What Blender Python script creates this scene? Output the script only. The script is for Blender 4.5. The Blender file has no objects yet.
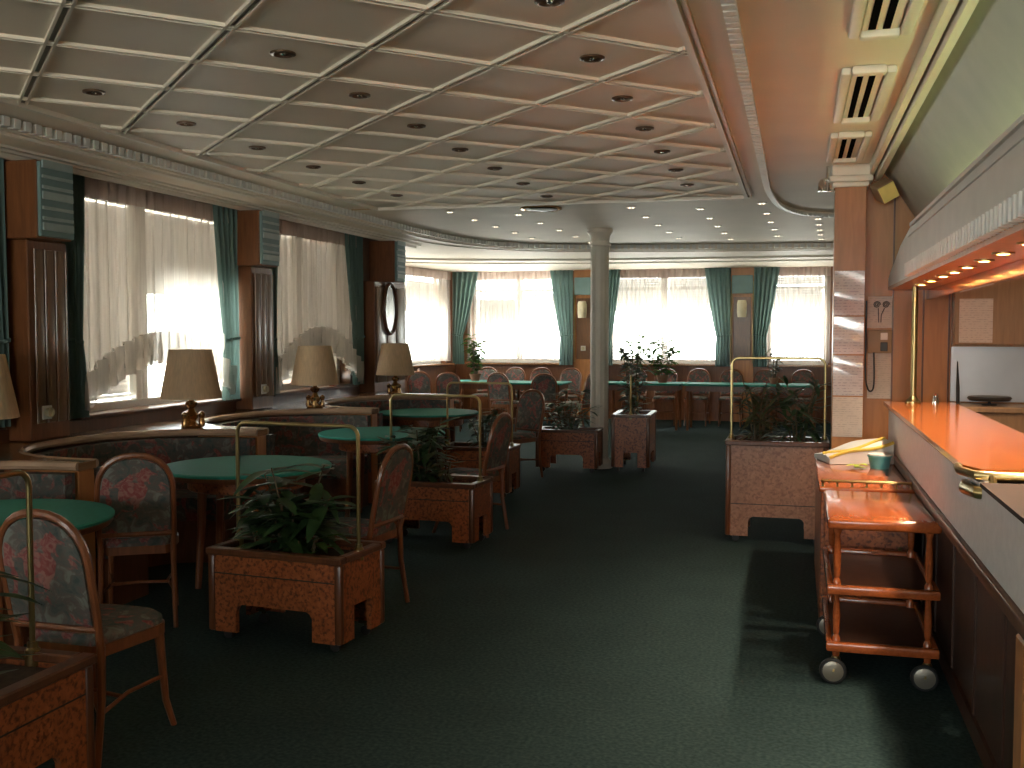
import bpy, bmesh, math, random
from mathutils import Vector, Matrix
PI = math.pi
R = math.radians
SC = bpy.context.scene
COL = SC.collection
random.seed(7)

# ------------------------------------------------------------------ materials
def nmat(name):
    m = bpy.data.materials.new(name)
    m.use_nodes = True
    nt = m.node_tree
    nt.nodes.clear()
    out = nt.nodes.new('ShaderNodeOutputMaterial')
    b = nt.nodes.new('ShaderNodeBsdfPrincipled')
    nt.links.new(b.outputs[0], out.inputs[0])
    return m, nt, b, out

def N(nt, t, **kw):
    n = nt.nodes.new(t)
    for k, v in kw.items():
        if k in n.inputs:
            n.inputs[k].default_value = v
        else:
            setattr(n, k, v)
    return n

def coords(nt, scale=(1, 1, 1), rot=(0, 0, 0)):
    tc = N(nt, 'ShaderNodeTexCoord')
    mp = N(nt, 'ShaderNodeMapping')
    mp.inputs['Scale'].default_value = scale
    mp.inputs['Rotation'].default_value = rot
    nt.links.new(tc.outputs['Object'], mp.inputs[0])
    return mp.outputs[0]

def ramp(nt, fac, stops, interp='LINEAR'):
    r = N(nt, 'ShaderNodeValToRGB')
    r.color_ramp.interpolation = interp
    els = r.color_ramp.elements
    while len(els) < len(stops):
        els.new(0.5)
    for e, (p, c) in zip(els, stops):
        e.position = p
        e.color = (*c, 1)
    nt.links.new(fac, r.inputs[0])
    return r.outputs[0]

def bump(nt, b, h, s=0.3, d=0.01):
    n = N(nt, 'ShaderNodeBump')
    n.inputs['Strength'].default_value = s
    n.inputs['Distance'].default_value = d
    nt.links.new(h, n.inputs['Height'])
    nt.links.new(n.outputs[0], b.inputs['Normal'])

def plain(name, c, rough=0.5, metal=0.0, var=0.12, nscale=6.0, coat=0.0, bmp=0.0, bscale=80, spec=0.5):
    m, nt, b, o = nmat(name)
    v = coords(nt)
    nz = N(nt, 'ShaderNodeTexNoise', Scale=nscale, Detail=4.0)
    nt.links.new(v, nz.inputs['Vector'])
    lo = tuple(max(0, x * (1 - var)) for x in c)
    hi = tuple(min(1, x * (1 + var)) for x in c)
    nt.links.new(ramp(nt, nz.outputs['Fac'], [(0.3, lo), (0.7, hi)]), b.inputs['Base Color'])
    b.inputs['Roughness'].default_value = rough
    b.inputs['Metallic'].default_value = metal
    b.inputs['Coat Weight'].default_value = coat
    b.inputs['Specular IOR Level'].default_value = spec
    if bmp:
        n2 = N(nt, 'ShaderNodeTexNoise', Scale=bscale, Detail=3.0)
        nt.links.new(v, n2.inputs['Vector'])
        bump(nt, b, n2.outputs['Fac'], bmp, 0.004)
    return m

def wood(name, c1, c2, rough=0.3, scale=(3, 3, 0.35), coat=0.2, sc=9.0):
    m, nt, b, o = nmat(name)
    v = coords(nt, scale)
    nz = N(nt, 'ShaderNodeTexNoise', Scale=sc, Detail=6.0, Distortion=1.2)
    nt.links.new(v, nz.inputs['Vector'])
    nt.links.new(ramp(nt, nz.outputs['Fac'], [(0.3, c1), (0.72, c2)]), b.inputs['Base Color'])
    b.inputs['Roughness'].default_value = rough
    b.inputs['Coat Weight'].default_value = coat
    b.inputs['Coat Roughness'].default_value = 0.15
    return m

def burl(name, c1, c2, dark, rough=0.35):
    m, nt, b, o = nmat(name)
    v = coords(nt)
    n1 = N(nt, 'ShaderNodeTexNoise', Scale=14.0, Detail=6.0, Distortion=2.0)
    n2 = N(nt, 'ShaderNodeTexNoise', Scale=50.0, Detail=5.0, Distortion=0.3)
    for n in (n1, n2):
        nt.links.new(v, n.inputs['Vector'])
    base = ramp(nt, n1.outputs['Fac'], [(0.3, c1), (0.7, c2)])
    spk = ramp(nt, n2.outputs['Fac'], [(0.36, (1, 1, 1)), (0.52, (0, 0, 0))])
    mx = N(nt, 'ShaderNodeMixRGB')
    nt.links.new(spk, mx.inputs[0])
    nt.links.new(base, mx.inputs[1])
    mx.inputs[2].default_value = (*dark, 1)
    nt.links.new(mx.outputs[0], b.inputs['Base Color'])
    b.inputs['Roughness'].default_value = rough
    b.inputs['Coat Weight'].default_value = 0.15
    return m

def fabric(name, k=1.0):
    m, nt, b, o = nmat(name)
    v = coords(nt)
    n1 = N(nt, 'ShaderNodeTexNoise', Scale=16.0, Detail=4.0, Distortion=1.0)
    n3 = N(nt, 'ShaderNodeTexNoise', Scale=9.0, Detail=3.0, Distortion=1.4)
    n4 = N(nt, 'ShaderNodeTexNoise', Scale=26.0, Detail=2.0, Distortion=2.0)
    n2 = N(nt, 'ShaderNodeTexNoise', Scale=260.0, Detail=2.0)
    off = N(nt, 'ShaderNodeVectorMath', operation='ADD')
    off.inputs[1].default_value = (3.1, 7.7, 1.3)
    nt.links.new(v, off.inputs[0])
    for n in (n1, n2):
        nt.links.new(v, n.inputs['Vector'])
    for n in (n3, n4):
        nt.links.new(off.outputs[0], n.inputs['Vector'])
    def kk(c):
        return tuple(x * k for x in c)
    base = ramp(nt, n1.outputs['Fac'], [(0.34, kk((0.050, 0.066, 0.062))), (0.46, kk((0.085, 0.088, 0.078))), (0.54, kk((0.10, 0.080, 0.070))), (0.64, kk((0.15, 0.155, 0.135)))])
    red = ramp(nt, n4.outputs['Fac'], [(0.4, kk((0.20, 0.045, 0.045))), (0.62, kk((0.26, 0.12, 0.10)))])
    msk = ramp(nt, n3.outputs['Fac'], [(0.54, (0, 0, 0)), (0.60, (0.9, 0.9, 0.9))])
    mx = N(nt, 'ShaderNodeMixRGB')
    nt.links.new(msk, mx.inputs[0])
    nt.links.new(base, mx.inputs[1])
    nt.links.new(red, mx.inputs[2])
    nt.links.new(mx.outputs[0], b.inputs['Base Color'])
    b.inputs['Roughness'].default_value = 0.85
    b.inputs['Specular IOR Level'].default_value = 0.2
    bump(nt, b, n2.outputs['Fac'], 0.3, 0.003)
    return m

def cloth_thin(name, c, transp, transl, rough=1.0, fold_scale=0.0):
    """woven cloth that lets light through: diffuse + translucent + open weave"""
    m = bpy.data.materials.new(name)
    m.use_nodes = True
    nt = m.node_tree
    nt.nodes.clear()
    out = N(nt, 'ShaderNodeOutputMaterial')
    d = N(nt, 'ShaderNodeBsdfDiffuse')
    t = N(nt, 'ShaderNodeBsdfTranslucent')
    tr = N(nt, 'ShaderNodeBsdfTransparent')
    v = coords(nt, (40, 40, 1.5))
    nz = N(nt, 'ShaderNodeTexNoise', Scale=2.0, Detail=3.0)
    nt.links.new(v, nz.inputs['Vector'])
    col = ramp(nt, nz.outputs['Fac'], [(0.3, tuple(x * 0.85 for x in c)), (0.7, c)])
    nt.links.new(col, d.inputs[0])
    nt.links.new(col, t.inputs[0])
    m1 = N(nt, 'ShaderNodeMixShader')
    m1.inputs[0].default_value = transl
    nt.links.new(d.outputs[0], m1.inputs[1])
    nt.links.new(t.outputs[0], m1.inputs[2])
    m2 = N(nt, 'ShaderNodeMixShader')
    m2.inputs[0].default_value = transp
    nt.links.new(m1.outputs[0], m2.inputs[1])
    nt.links.new(tr.outputs[0], m2.inputs[2])
    nt.links.new(m2.outputs[0], out.inputs[0])
    return m

def glass_mat():
    m = bpy.data.materials.new('window_glass')
    m.use_nodes = True
    nt = m.node_tree
    nt.nodes.clear()
    out = N(nt, 'ShaderNodeOutputMaterial')
    g = N(nt, 'ShaderNodeBsdfGlossy', Roughness=0.02)
    t = N(nt, 'ShaderNodeBsdfTransparent')
    t.inputs[0].default_value = (0.93, 0.96, 0.95, 1)
    mx = N(nt, 'ShaderNodeMixShader')
    mx.inputs[0].default_value = 0.07
    nt.links.new(t.outputs[0], mx.inputs[1])
    nt.links.new(g.outputs[0], mx.inputs[2])
    nt.links.new(mx.outputs[0], out.inputs[0])
    return m

def emit(name, c, s):
    m, nt, b, o = nmat(name)
    b.inputs['Base Color'].default_value = (*c, 1)
    b.inputs['Emission Color'].default_value = (*c, 1)
    b.inputs['Emission Strength'].default_value = s
    return m

def paper_mat(name, c, ink, lines=60.0, rough=0.12, axis_rot=0.0):
    m, nt, b, o = nmat(name)
    v = coords(nt)
    w = N(nt, 'ShaderNodeTexWave', Scale=lines / 6.0)
    w.bands_direction = 'Z'
    nz = N(nt, 'ShaderNodeTexNoise', Scale=55.0, Detail=1.0)
    nt.links.new(v, w.inputs['Vector'])
    nt.links.new(v, nz.inputs['Vector'])
    mul = N(nt, 'ShaderNodeMath', operation='MULTIPLY')
    nt.links.new(w.outputs['Fac'], mul.inputs[0])
    nt.links.new(nz.outputs['Fac'], mul.inputs[1])
    nt.links.new(ramp(nt, mul.outputs[0], [(0.42, c), (0.52, ink)]), b.inputs['Base Color'])
    b.inputs['Roughness'].default_value = rough
    n2 = N(nt, 'ShaderNodeTexNoise', Scale=16.0, Detail=2.0)
    nt.links.new(v, n2.inputs['Vector'])
    bump(nt, b, n2.outputs['Fac'], 0.05, 0.008)
    return m

def carpet():
    m, nt, b, o = nmat('green_carpet')
    v = coords(nt)
    n1 = N(nt, 'ShaderNodeTexNoise', Scale=55.0, Detail=3.0)
    n2 = N(nt, 'ShaderNodeTexNoise', Scale=2.0, Detail=3.0)
    for n in (n1, n2):
        nt.links.new(v, n.inputs['Vector'])
    a = ramp(nt, n1.outputs['Fac'], [(0.35, (0.020, 0.037, 0.036)), (0.7, (0.041, 0.067, 0.064))])
    g = ramp(nt, n2.outputs['Fac'], [(0.3, (0.85, 0.85, 0.85)), (0.7, (1, 1, 1))])
    mx = N(nt, 'ShaderNodeMixRGB', blend_type='MULTIPLY')
    mx.inputs[0].default_value = 1
    nt.links.new(a, mx.inputs[1])
    nt.links.new(g, mx.inputs[2])
    nt.links.new(mx.outputs[0], b.inputs['Base Color'])
    b.inputs['Roughness'].default_value = 0.95
    b.inputs['Specular IOR Level'].default_value = 0.1
    bump(nt, b, n1.outputs['Fac'], 0.5, 0.006)
    return m

M = {}
M['carpet'] = carpet()
M['ceiling'] = plain('ceiling_paint', (0.80, 0.715, 0.585), 0.6, var=0.04, nscale=2, bmp=0.15, bscale=200)
M['mould'] = plain('white_moulding', (0.78, 0.72, 0.62), 0.45, var=0.03)
M['rib'] = plain('ceiling_rib_paint', (0.80, 0.72, 0.59), 0.55, var=0.03)
M['gold_edge'] = plain('gilt_edge', (0.50, 0.36, 0.20), 0.4, var=0.06)
M['groove'] = plain('ceiling_groove', (0.30, 0.27, 0.23), 0.8, var=0.05)
M['wall'] = plain('wall_paint', (0.42, 0.34, 0.26), 0.7, var=0.05)
M['white'] = plain('white_paint', (0.75, 0.74, 0.70), 0.4, var=0.04)
M['burl'] = burl('burl_veneer', (0.27, 0.076, 0.024), (0.42, 0.128, 0.042), (0.11, 0.030, 0.013))
M['burl_pale'] = burl('pale_burl_veneer', (0.26, 0.125, 0.075), (0.38, 0.19, 0.12), (0.21, 0.095, 0.06), 0.3)
M['trimwood'] = wood('dark_trim_wood', (0.085, 0.030, 0.013), (0.15, 0.052, 0.02), 0.3)
M['chairwood'] = wood('chair_bentwood', (0.16, 0.052, 0.020), (0.26, 0.088, 0.032), 0.28)
M['orangewood'] = wood('orange_panel_wood', (0.38, 0.15, 0.045), (0.50, 0.205, 0.064), 0.38, sc=5)
M['pilwood'] = wood('pilaster_wood', (0.15, 0.052, 0.018), (0.23, 0.085, 0.03), 0.35)
M['pilfront'] = wood('pilaster_front_wood', (0.20, 0.115, 0.062), (0.29, 0.17, 0.10), 0.3)
M['heading'] = cloth_thin('gathered_voile_heading', (0.52, 0.42, 0.37), 0.06, 0.5)
M['brownwood'] = wood('brown_wall_wood', (0.13, 0.058, 0.025), (0.21, 0.095, 0.04), 0.32)
M['ledge'] = wood('ledge_wood', (0.22, 0.105, 0.045), (0.33, 0.165, 0.075), 0.2, (3, 0.4, 3), coat=0.5)
M['ledge_edge'] = plain('ledge_edge_highlight', (0.40, 0.26, 0.17), 0.25, coat=0.3)  # paler than the ledge top: rim highlight put into the colour
M['bartop'] = wood('lacquered_bar_wood', (0.40, 0.088, 0.011), (0.52, 0.132, 0.018), 0.14, (4, 0.4, 4), coat=0.6)
M['trolleywood'] = wood('trolley_wood', (0.30, 0.068, 0.018), (0.42, 0.105, 0.028), 0.16, (4, 0.5, 4), coat=0.5)
M['shelfwood'] = plain('matt_dark_shelf', (0.035, 0.016, 0.009), 0.7, spec=0.2)
M['darkwood'] = wood('dark_bar_wood', (0.045, 0.018, 0.010), (0.085, 0.035, 0.018), 0.4)
M['greypanel'] = plain('grey_bar_panel', (0.74, 0.70, 0.685), 0.5, var=0.05, nscale=30)
M['hood'] = plain('grey_hood_paint', (0.62, 0.58, 0.53), 0.5, var=0.05)
M['cove'] = plain('cove_paint', (0.40, 0.385, 0.33), 0.6, var=0.05)
M['slot'] = plain('vent_slot_black', (0.006, 0.006, 0.006), 1.0, spec=0.0)
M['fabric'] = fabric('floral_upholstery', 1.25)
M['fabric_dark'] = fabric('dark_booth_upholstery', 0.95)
M['teal'] = plain('teal_table_cloth', (0.010, 0.20, 0.15), 0.75, var=0.1, nscale=40)
M['tealcurtain'] = cloth_thin('teal_curtain_cloth', (0.19, 0.28, 0.262), 0.0, 0.34)
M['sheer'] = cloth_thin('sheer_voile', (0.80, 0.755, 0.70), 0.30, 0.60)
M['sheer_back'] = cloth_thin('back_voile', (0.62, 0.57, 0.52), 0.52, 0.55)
M['ruffle'] = cloth_thin('voile_ruffle', (0.78, 0.74, 0.69), 0.10, 0.55)
M['shade'] = cloth_thin('lamp_shade_cloth', (0.82, 0.63, 0.42), 0.0, 0.42)
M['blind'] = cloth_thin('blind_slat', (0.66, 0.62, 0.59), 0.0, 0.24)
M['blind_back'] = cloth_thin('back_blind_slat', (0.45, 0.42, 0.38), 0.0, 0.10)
M['glass'] = glass_mat()
M['brass'] = plain('polished_brass', (0.38, 0.29, 0.13), 0.28, 1.0, var=0.1)
M['antique'] = plain('antique_brass', (0.48, 0.28, 0.12), 0.22, 1.0, var=0.1)
M['darkbronze'] = plain('dark_bronze', (0.12, 0.07, 0.04), 0.35, 0.6)
M['chrome'] = plain('chrome', (0.75, 0.73, 0.68), 0.15, 1.0, var=0.05)
M['steel'] = plain('brushed_steel', (0.52, 0.53, 0.56), 0.38, 1.0, var=0.08, nscale=3)
M['rubber'] = plain('black_rubber', (0.02, 0.02, 0.02), 0.5)
M['black'] = plain('black_plastic', (0.018, 0.017, 0.016), 0.4)
M['tyre'] = plain('grey_wheel', (0.26, 0.235, 0.19), 0.35, 0.6)
M['soil'] = plain('planter_soil', (0.045, 0.030, 0.020), 0.9, var=0.4, nscale=40)
M['leaf'] = plain('dark_leaf', (0.030, 0.070, 0.022), 0.38, var=0.4, nscale=12)
M['leaf_b'] = cloth_thin('mid_leaf', (0.085, 0.15, 0.045), 0.0, 0.4)
M['leaf_c'] = plain('olive_leaf', (0.075, 0.085, 0.03), 0.5, var=0.4, nscale=12)
M['flower'] = plain('red_petals', (0.45, 0.03, 0.05), 0.6)
M['stem'] = plain('plant_stem', (0.10, 0.07, 0.035), 0.7)
M['pot'] = plain('terracotta_pot', (0.26, 0.11, 0.06), 0.6)
M['tealbox'] = plain('teal_grille', (0.15, 0.24, 0.235), 0.5, var=0.08)
M['tealslat'] = plain('pale_teal_slat', (0.34, 0.43, 0.42), 0.45)
M['mirror'] = plain('mirror_glass', (0.17, 0.175, 0.17), 0.22, 1.0, var=0.02)
M['cream'] = plain('cream_plastic', (0.62, 0.55, 0.38), 0.4)
M['yellowface'] = plain('yellow_face', (0.80, 0.62, 0.20), 0.5)
M['tan'] = plain('tan_casing', (0.33, 0.21, 0.12), 0.5)
M['column'] = plain('column_paint', (0.66, 0.61, 0.52), 0.5, var=0.05)
M['plasticpaper'] = paper_mat('plastic_sleeved_paper', (0.66, 0.58, 0.58), (0.46, 0.40, 0.42), 90, 0.12)
_b = M['plasticpaper'].node_tree.nodes['Principled BSDF']
_b.inputs['Coat Weight'].default_value = 1.0
_b.inputs['Coat Roughness'].default_value = 0.1
_b.inputs['Specular IOR Level'].default_value = 1.0
M['paper'] = paper_mat('pinned_paper', (0.62, 0.52, 0.45), (0.48, 0.39, 0.34), 120, 0.6)
M['ink'] = plain('dark_ink', (0.08, 0.07, 0.07), 0.8)
M['bag'] = plain('pale_cloth_bag', (0.62, 0.60, 0.56), 0.6, var=0.1)
M['yellowtrim'] = plain('yellow_cloth_edge', (0.60, 0.42, 0.06), 0.6)
M['tealplastic'] = plain('teal_plastic', (0.10, 0.34, 0.36), 0.35)
M['lime'] = plain('lime_plastic', (0.42, 0.50, 0.04), 0.4)
M['lamp_on'] = emit('lit_halogen', (1.0, 0.62, 0.28), 30.0)
M['lamp_soft'] = emit('added_lamp_diffuser', (1.0, 0.72, 0.42), 4.0)
M['bulb_dim'] = emit('lit_tiny_bulb', (1.0, 0.82, 0.6), 0.5)
M['tube_on'] = emit('lit_fluorescent_tube', (0.82, 1.0, 0.52), 1.3)
M['warmcab'] = wood('beige_cabinet_wood', (0.28, 0.16, 0.085), (0.36, 0.21, 0.11), 0.4)
M['red'] = plain('red_carton', (0.45, 0.06, 0.03), 0.5)

# ------------------------------------------------------------------ mesh helpers
class B:
    def __init__(s):
        s.bm = bmesh.new()
    def box(s, a, b, bev=0.0, seg=1, mtx=None):
        bm = bmesh.new()
        bmesh.ops.create_cube(bm, size=1)
        for v in bm.verts:
            v.co = Vector([(a[i] + b[i]) / 2 + v.co[i] * (b[i] - a[i]) for i in range(3)])
        if bev:
            bmesh.ops.bevel(bm, geom=bm.edges[:], offset=bev, segments=seg, affect='EDGES', profile=0.5)
        s.merge(bm, mtx)
        return s
    def merge(s, bm, mtx=None):
        if mtx is not None:
            bmesh.ops.transform(bm, matrix=mtx, verts=bm.verts[:])
        me = bpy.data.meshes.new('tmp')
        bm.to_mesh(me)
        bm.free()
        s.bm.from_mesh(me)
        bpy.data.meshes.remove(me)
    def tube(s, pts, r, n=8, caps=True, closed=False):
        pts = [Vector(p) for p in pts]
        k = len(pts)
        rr = r if isinstance(r, (list, tuple)) else [r] * k
        tang = []
        for i in range(k):
            if closed:
                t = pts[(i + 1) % k] - pts[i - 1]
            else:
                t = pts[min(i + 1, k - 1)] - pts[max(i - 1, 0)]
            tang.append(t.normalized())
        up = Vector((0, 0, 1))
        if abs(tang[0].dot(up)) > 0.95:
            up = Vector((1, 0, 0))
        nrm = (up - tang[0] * up.dot(tang[0])).normalized()
        rings = []
        for i in range(k):
            nrm = nrm - tang[i] * nrm.dot(tang[i])
            if nrm.length < 1e-6:
                nrm = tang[i].orthogonal()
            nrm.normalize()
            bi = tang[i].cross(nrm)
            rings.append([s.bm.verts.new(pts[i] + (nrm * math.cos(2 * PI * j / n) + bi * math.sin(2 * PI * j / n)) * rr[i]) for j in range(n)])
        last = k if closed else k - 1
        for i in range(last):
            a, b = rings[i], rings[(i + 1) % k]
            for j in range(n):
                s.bm.faces.new((a[j], a[(j + 1) % n], b[(j + 1) % n], b[j]))
        if caps and not closed:
            s.bm.faces.new(rings[0][::-1])
            s.bm.faces.new(rings[-1])
        return s
    def lathe(s, prof, c=(0, 0, 0), n=24, axis='z', cap=True):
        rings = []
        c = Vector(c)
        for r, z in prof:
            ring = []
            for j in range(n):
                a = 2 * PI * j / n
                p = (r * math.cos(a), r * math.sin(a), z)
                if axis == 'x':
                    p = (p[2], p[0], p[1])
                elif axis == 'y':
                    p = (p[1], p[2], p[0])
                ring.append(s.bm.verts.new(c + Vector(p)))
            rings.append(ring)
        for a, b in zip(rings, rings[1:]):
            for j in range(n):
                s.bm.faces.new((a[j], a[(j + 1) % n], b[(j + 1) % n], b[j]))
        if cap:
            s.bm.faces.new(rings[0][::-1])
            s.bm.faces.new(rings[-1])
        return s
    def prism(s, poly, f0, f1):
        """poly: 2-D points; f0/f1 map a 2-D point to 3-D (near and far face)"""
        a = [s.bm.verts.new(f0(p)) for p in poly]
        b = [s.bm.verts.new(f1(p)) for p in poly]
        n = len(poly)
        s.bm.faces.new(a[::-1])
        s.bm.faces.new(b)
        for i in range(n):
            s.bm.faces.new((a[i], a[(i + 1) % n], b[(i + 1) % n], b[i]))
        return s
    def zprism(s, poly, z0, z1):
        return s.prism(poly, lambda p: (p[0], p[1], z0), lambda p: (p[0], p[1], z1))
    def yprism(s, poly, y0, y1):
        return s.prism(poly, lambda p: (p[0], y0, p[1]), lambda p: (p[0], y1, p[1]))
    def xprism(s, poly, x0, x1):
        return s.prism(poly, lambda p: (x0, p[0], p[1]), lambda p: (x1, p[0], p[1]))
    def grid(s, fn, nu, nv):
        vs = [[s.bm.verts.new(fn(i / nu, j / nv)) for j in range(nv + 1)] for i in range(nu + 1)]
        for i in range(nu):
            for j in range(nv):
                s.bm.faces.new((vs[i][j], vs[i + 1][j], vs[i + 1][j + 1], vs[i][j + 1]))
        return s
    def obj(s, name, mat, parent=None, smooth=True, angle=35, loc=None, rz=0.0):
        bmesh.ops.recalc_face_normals(s.bm, faces=s.bm.faces[:])
        me = bpy.data.meshes.new(name)
        s.bm.to_mesh(me)
        s.bm.free()
        if smooth:
            me.shade_smooth()
            me.set_sharp_from_angle(angle=R(angle))
        me.materials.append(M[mat] if isinstance(mat, str) else mat)
        o = bpy.data.objects.new(name, me)
        COL.objects.link(o)
        if parent is not None:
            o.parent = parent
        if loc is not None:
            o.location = loc
            o.rotation_euler.z = rz
        return o

def thing(name, label, cat, loc=(0, 0, 0), rz=0.0, group=None):
    o = bpy.data.objects.new(name, None)
    o.empty_display_size = 0.1
    COL.objects.link(o)
    o.location = loc
    o.rotation_euler = (0, 0, rz)
    tag(o, label, cat, group)
    return o

def tag(o, label, cat, group=None, kind=None):
    o['label'] = label
    o['category'] = cat
    if group:
        o['group'] = group
    if kind:
        o['kind'] = kind
    return o

def struct(o):
    o['kind'] = 'structure'
    return o

def dup(root, loc, rz, label, group=None):
    r = root.copy()
    COL.objects.link(r)
    r.location = loc
    r.rotation_euler = (0, 0, rz)
    r['label'] = label
    if group:
        r['group'] = group
    for ch in list(root.children):
        c = ch.copy()
        COL.objects.link(c)
        c.parent = r
        for g in list(ch.children):
            d = g.copy()
            COL.objects.link(d)
            d.parent = c
    return r

ORD = ['first', 'second', 'third', 'fourth', 'fifth', 'sixth', 'seventh', 'eighth', 'ninth', 'tenth', 'eleventh', 'twelfth']

# ------------------------------------------------------------------ room shell
WX = -5.0          # left wall inner face
BY = 19.0          # back wall inner face
CZ = 2.80
SZ = 2.74          # lower perimeter soffit
NY = -5.0          # wall behind the camera
struct(B().box((-7.6, NY - 0.2, -0.1), (3.2, BY + 0.4, 0)).obj('floor', 'carpet', smooth=False))
struct(B().box((-7.6, NY - 0.2, CZ), (3.2, BY + 0.4, CZ + 0.12)).obj('ceiling', 'ceiling', smooth=False))

# left wall with window openings
WIN = [(-1.9, 0.6), (1.2, 3.1), (3.75, 5.45), (6.35, 8.72), (9.2, 11.15)]
b = B()
b.box((WX - 0.25, NY, 0), (WX, 12.9, 0.97))
b.box((WX - 0.25, NY, 2.70), (WX, 12.9, CZ))
ys = [NY] + [v for w in WIN for v in w] + [12.9]
for i in range(0, len(ys), 2):
    b.box((WX - 0.25, ys[i], 0.97), (WX, ys[i + 1], 2.70))
b.box((-7.4, 12.7, 0), (WX - 0.25, 12.9, CZ))
struct(b.obj('wall_left', 'brownwood', smooth=False))
# bay wall at the far left
BA, BB = Vector((-6.95, 12.9, 0)), Vector((-6.32, BY, 0))
bd = (BB - BA).normalized()
bn = Vector((bd.y, -bd.x, 0))
bl = (BB - BA).length
bm_ = Matrix(((bd.x, -bn.x, 0, BA.x), (bd.y, -bn.y, 0, BA.y), (0, 0, 1, 0), (0, 0, 0, 1)))
b = B()
for a, c in (((0, 0, 0), (bl, 0.25, 1.02)), ((0, 0, 2.68), (bl, 0.25, CZ)), ((0, 0, 1.02), (0.9, 0.25, 2.68)), ((bl - 0.45, 0, 1.02), (bl, 0.25, 2.68))):
    b.box(a, c, mtx=bm_)
struct(b.obj('wall_bay', 'pilwood', smooth=False))
# back wall
BWIN = [(-6.0, -4.15), (-3.35, -1.32), (-0.5, 0.52)]
b = B()
b.box((-6.6, BY, 0), (0.9, BY + 0.25, 1.02))
b.box((-6.6, BY, 2.68), (0.9, BY + 0.25, CZ))
xs = [-6.6] + [v for w in BWIN for v in w] + [0.9]
for i in range(0, len(xs), 2):
    b.box((xs[i], BY, 1.02), (xs[i + 1], BY + 0.25, 2.68))
struct(b.obj('wall_back', 'pilwood', smooth=False))
# right walls: far room side, end wall of the bar, far side of the bar, behind the camera
struct(B().box((0.62, 8.24, 0), (0.85, BY, CZ)).obj('wall_right', 'wall', smooth=False))
struct(B().box((0.47, 8.1, 0), (3.2, 8.24, CZ)).obj('wall_bar_end', 'orangewood', smooth=False))
struct(B().box((3.0, NY, 0), (3.2, 8.1, CZ)).obj('wall_bar_side', 'wall', smooth=False))
FWIN = [(-4.7, -2.3), (-1.7, 0.7)]
b = B()
b.box((-5.25, NY - 0.2, 0), (3.2, NY, 0.95))
b.box((-5.25, NY - 0.2, 2.6), (3.2, NY, CZ))
xs = [-5.25] + [v for w in FWIN for v in w] + [3.2]
for i in range(0, len(xs), 2):
    b.box((xs[i], NY - 0.2, 0.95), (xs[i + 1], NY, 2.6))
struct(b.obj('wall_front', 'wall', smooth=False))

# ceiling steps: perimeter soffit with a dentil cornice that turns into the back wall
def smooth_path(pts, per=6):
    out = []
    P = [Vector(p) for p in pts]
    for i in range(len(P) - 1):
        p0, p1, p2, p3 = P[max(i - 1, 0)], P[i], P[i + 1], P[min(i + 2, len(P) - 1)]
        for k in range(per):
            t = k / per
            out.append(0.5 * ((2 * p1) + (p2 - p0) * t + (2 * p0 - 5 * p1 + 4 * p2 - p3) * t * t + (3 * p1 - p0 - 3 * p2 + p3) * t ** 3))
    out.append(P[-1])
    return out
lpath = [Vector((-4.33, NY))] + smooth_path([(-4.33, 10.6), (-4.28, 11.8), (-4.12, 12.8), (-3.75, 13.55), (-3.15, 14.0), (-2.3, 14.3), (-1.0, 14.55), (0.62, 14.75)], 5)
poly = [(p.x, p.y) for p in lpath] + [(0.62, BY), (-6.32, BY), (-6.95, 12.9), (WX, 12.9), (WX, NY)]
struct(B().zprism(poly, SZ, CZ).obj('trim_1', 'ceiling', smooth=False))

def offset_path(path, d):
    out = []
    for i, p in enumerate(path):
        t = (path[min(i + 1, len(path) - 1)] - path[max(i - 1, 0)]).normalized()
        out.append(p + Vector((t.y, -t.x)) * d)
    return out

def strip(path, w0, w1, z0, z1):
    a = offset_path(path, w0)
    c = offset_path(path, w1)
    return [(p.x, p.y) for p in a] + [(p.x, p.y) for p in reversed(c)], z0, z1

def resample(path, step):
    out, acc = [], 0.0
    for p, q in zip(path, path[1:]):
        d = (q - p).length
        while acc < d:
            out.append((p + (q - p) * (acc / d), (q - p).normalized()))
            acc += step
        acc -= d
    return out

def dentils(path, off, z0, z1, step, ln, wd, name, mat='mould'):
    b = B()
    for p, t in resample(path, step):
        n = Vector((t.y, -t.x))
        c = p + n * off
        mx = Matrix(((t.x, n.x, 0, c.x), (t.y, n.y, 0, c.y), (0, 0, 1, 0), (0, 0, 0, 1)))
        b.box((-ln / 2, -wd / 2, z0), (ln / 2, wd / 2, z1), mtx=mx)
    return struct(b.obj(name, mat, smooth=False))

b = B()
b.zprism(*strip(lpath, 0.0, 0.05, SZ + 0.02, CZ - 0.002))
b.zprism(*strip(lpath, -0.10, -0.04, SZ - 0.018, SZ))
b.zprism(*strip(lpath, -0.38, -0.34, SZ - 0.015, SZ))
struct(b.obj('trim_2', 'mould', smooth=False))
dentils(lpath, 0.085, SZ - 0.005, CZ - 0.01, 0.085, 0.05, 0.05, 'trim_3', 'white')
# soffit rings by the back windows
rp = smooth_path([(-6.75, 13.4), (-6.0, 15.0), (-4.4, 15.85), (-2.3, 16.2), (0.62, 16.3)], 5)
b = B()
b.zprism(*strip(rp, 0.0, 0.12, SZ - 0.03, SZ))
b.zprism(*strip(rp, -0.9, -0.82, SZ - 0.02, SZ))
struct(b.obj('trim_4', 'mould', smooth=False))
# curtain pelmet edge along the left wall
struct(B().box((-4.86, NY, SZ - 0.045), (-4.83, 12.9, SZ)).box((-4.80, NY, SZ - 0.02), (-4.765, 12.9, SZ)).obj('trim_5', 'mould', smooth=False))
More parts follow.
